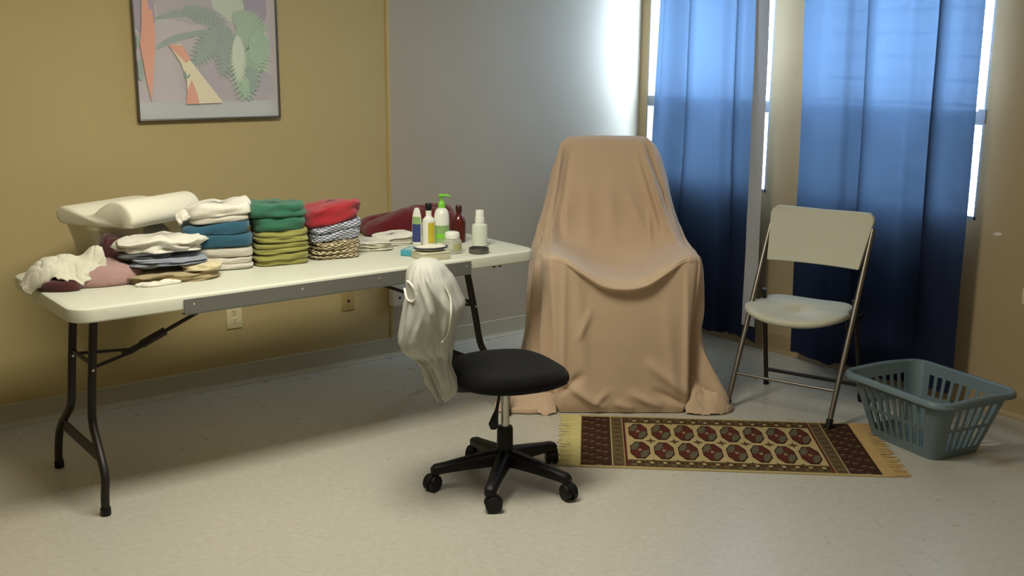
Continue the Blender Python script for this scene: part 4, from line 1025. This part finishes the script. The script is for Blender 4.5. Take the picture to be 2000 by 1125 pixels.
# back panel, slightly curved, its top corners wrapping the tubes
vs = []; nb_, mb_ = 40, 14
def backpt(u_, t, off):
    z = .648+.232*t; hw = .208+.030*t
    if t > .86: hw -= .030*((t-.86)/.14)**2.2
    x = u_*hw+cf*.9; y = .268+.1*t+.030*(1-u_*u_)+off
    return (x, y, z+(.012*(u_*u_)*(1 if t < .5 else .3)*-1)*0 + .006*t*abs(u_))
for off in (-.013, .013):
    for j in range(mb_+1):
        for i in range(nb_+1): vs.append(backpt(-1+2*i/nb_, j/mb_, off))
n1 = (nb_+1)*(mb_+1); g = grid_faces(mb_+1, nb_+1); fs = g+[tuple(n1+i for i in f)[::-1] for f in g]
for j in range(mb_):
    a, b = j*(nb_+1), (j+1)*(nb_+1); fs += [(a, b, n1+b, n1+a), (a+nb_, n1+a+nb_, n1+b+nb_, b+nb_)]
for i in range(nb_):
    fs += [(i, n1+i, n1+i+1, i+1)]; c = mb_*(nb_+1); fs += [(c+i, c+i+1, n1+c+i+1, n1+c+i)]
o = mesh_obj('backrest', vs, fs, M['chair_white'], FCH, smooth=True, angle=1.0)
bv_ = o.modifiers.new('round', 'BEVEL'); bv_.width = .006; bv_.segments = 3; bv_.limit_method = 'ANGLE'; bv_.angle_limit = 1.0
# seat: rounded front edge wider than the tubes, narrower behind
na = 72; vs = []; sp = [(.02, .420), (.6, .418), (.93, .418), (.985, .424), (1.0, .434), (.99, .444), (.95, .450), (.85, .4515), (.5, .452), (.02, .452)]
for r_, z in sp:
    for i in range(na):
        th = 2*PI*i/na; c, s = math.cos(th), math.sin(th); k = (abs(c)**3.6+abs(s)**3.6)**(-1/3.6)
        yy = -.185*s*k; xx = (.230 if s > 0 else .212)*c*k
        if s > 0: yy = -.185*s*k-.030*(1-(c*k)**2)*max(0, s)
        zz_ = z+.010*(xx/.2)**2-.012*max(0, (-yy-.10)/.1)**2*1.0+.010*max(0, yy/.18)
        vs.append((xx*r_-.008, .245+yy*r_, zz_))
mesh_obj('seat', vs, grid_faces(len(sp), na, True)+[tuple(range(na))[::-1], tuple((len(sp)-1)*na+i for i in range(na))], M['chair_white'], FCH, smooth=True)

# ------------------------------------------------------------------ laundry basket
LB = thing('laundry_basket', 'grey slotted plastic laundry basket on the floor at right', 'basket', (-.612, -2.383, 0), math.atan2(.98, .19))
# local x = long side direction (0.5 m), local y = short side
def bwall(z):  # half sizes at height z
    t = z/.265; return .176+.078*t, .131+.072*t, .042+.016*t
BH = .265
def per(z, d=0, n=240):
    a, b, r = bwall(z); a += d; b += d; r += d
    segs = [(a-r, b, 'c', 0)]; pts = []
    # perimeter by arclength: straight right side up, etc.
    Ls = [2*(b-r), PI/2*r, 2*(a-r), PI/2*r]*2; tot = sum(Ls)
    for i in range(n):
        q = i/n
        # fixed fractions so slots line up at every height
        fr = q*8
        k = int(fr) % 8
    return None
NSEG = 8
def perpt(k, t, z, d=0):
    """k-th perimeter piece (0 right straight, 1 corner, 2 top straight ...), t 0..1"""
    a, b, r = bwall(z); a += d; b += d; r += d
    if k == 0: return (a, -(b-r)+2*(b-r)*t)
    if k == 2: return ((a-r)-2*(a-r)*t, b)
    if k == 4: return (-a, (b-r)-2*(b-r)*t)
    if k == 6: return (-(a-r)+2*(a-r)*t, -b)
    th = {1: 0, 3: 90, 5: 180, 7: 270}[k]+90*t; th = math.radians(th)
    cx = {1: a-r, 3: -(a-r), 5: -(a-r), 7: a-r}[k]; cy = {1: b-r, 3: b-r, 5: -(b-r), 7: -(b-r)}[k]
    return (cx+r*math.cos(th), cy+r*math.sin(th))
cols = []     # (k, t, slot?)
for k in range(8):
    if k % 2: cols += [(k, i/6, False) for i in range(6)]
    else:
        ns = 8 if k in (2, 6) else 6; m0 = .03
        cols.append((k, 0, False))
        for i in range(ns):
            w_ = (1-2*m0)/ns; a0 = m0+w_*i
            cols.append((k, a0+w_*.20, True)); cols.append((k, a0+w_*.80, False))
zs = [.0, .012, .030, .040, .122, .138, .222, .230, .240, BH]
slotz = {2: 0, 3: 0}
bm_ = MB(); nc = len(cols)
for d in (0, -.003):
    for z in zs:
        for k, t, sl_ in cols:
            x, y = perpt(k, t, z, d); bm_.v.append((x, y, z))
nz_ = len(zs); off = nz_*nc
def solid(j, i): return not (cols[i][2] and j in (3, 4 if False else 3, 5)) 
for j in range(nz_-1):
    for i in range(nc):
        i2 = (i+1) % nc; is_slot = cols[i][2] and zs[j] in (.040, .138)
        if not is_slot:
            bm_.f.append((j*nc+i, j*nc+i2, (j+1)*nc+i2, (j+1)*nc+i)); bm_.f.append((off+j*nc+i, off+(j+1)*nc+i, off+(j+1)*nc+i2, off+j*nc+i2))
        else:
            a, b, c, d = j*nc+i, j*nc+i2, (j+1)*nc+i2, (j+1)*nc+i
            for p, q in ((a, b), (b, c), (c, d), (d, a)): bm_.f.append((p, q, off+q, off+p))
bm_.f.append(tuple(range(nc))[::-1]); bm_.f.append(tuple(off+i+nc for i in range(nc)))
for i in range(nc): bm_.f.append(((nz_-1)*nc+i, (nz_-1)*nc+(i+1) % nc, off+(nz_-1)*nc+(i+1) % nc, off+(nz_-1)*nc+i))
bm_.m = [0]*len(bm_.f)
bm_.obj('basket_body', M['basket'], LB, smooth=False)
rm = MB(); rprof = [(-.003, BH-.004), (.004, BH+.004), (.016, BH+.004), (.024, BH-.002), (.026, BH-.018), (.023, BH-.018), (.020, BH-.006), (.002, BH-.008)]
rv = []
per_pts = [(k, i/8) for k in range(8) for i in range(8)]
for d, z in rprof:
    for k, t in per_pts:
        x, y = perpt(k, t, BH, d); zz_ = z+.006*(1 if k in (0, 4) else 0)*math.sin(PI*t)
        rv.append((x, y, zz_))
npp = len(per_pts)
fsr = grid_faces(len(rprof), npp, True)+[((len(rprof)-1)*npp+i, (len(rprof)-1)*npp+(i+1) % npp, (i+1) % npp, i) for i in range(npp)]
mesh_obj('rim', rv, fsr, M['basket'], LB, smooth=True, angle=.9)
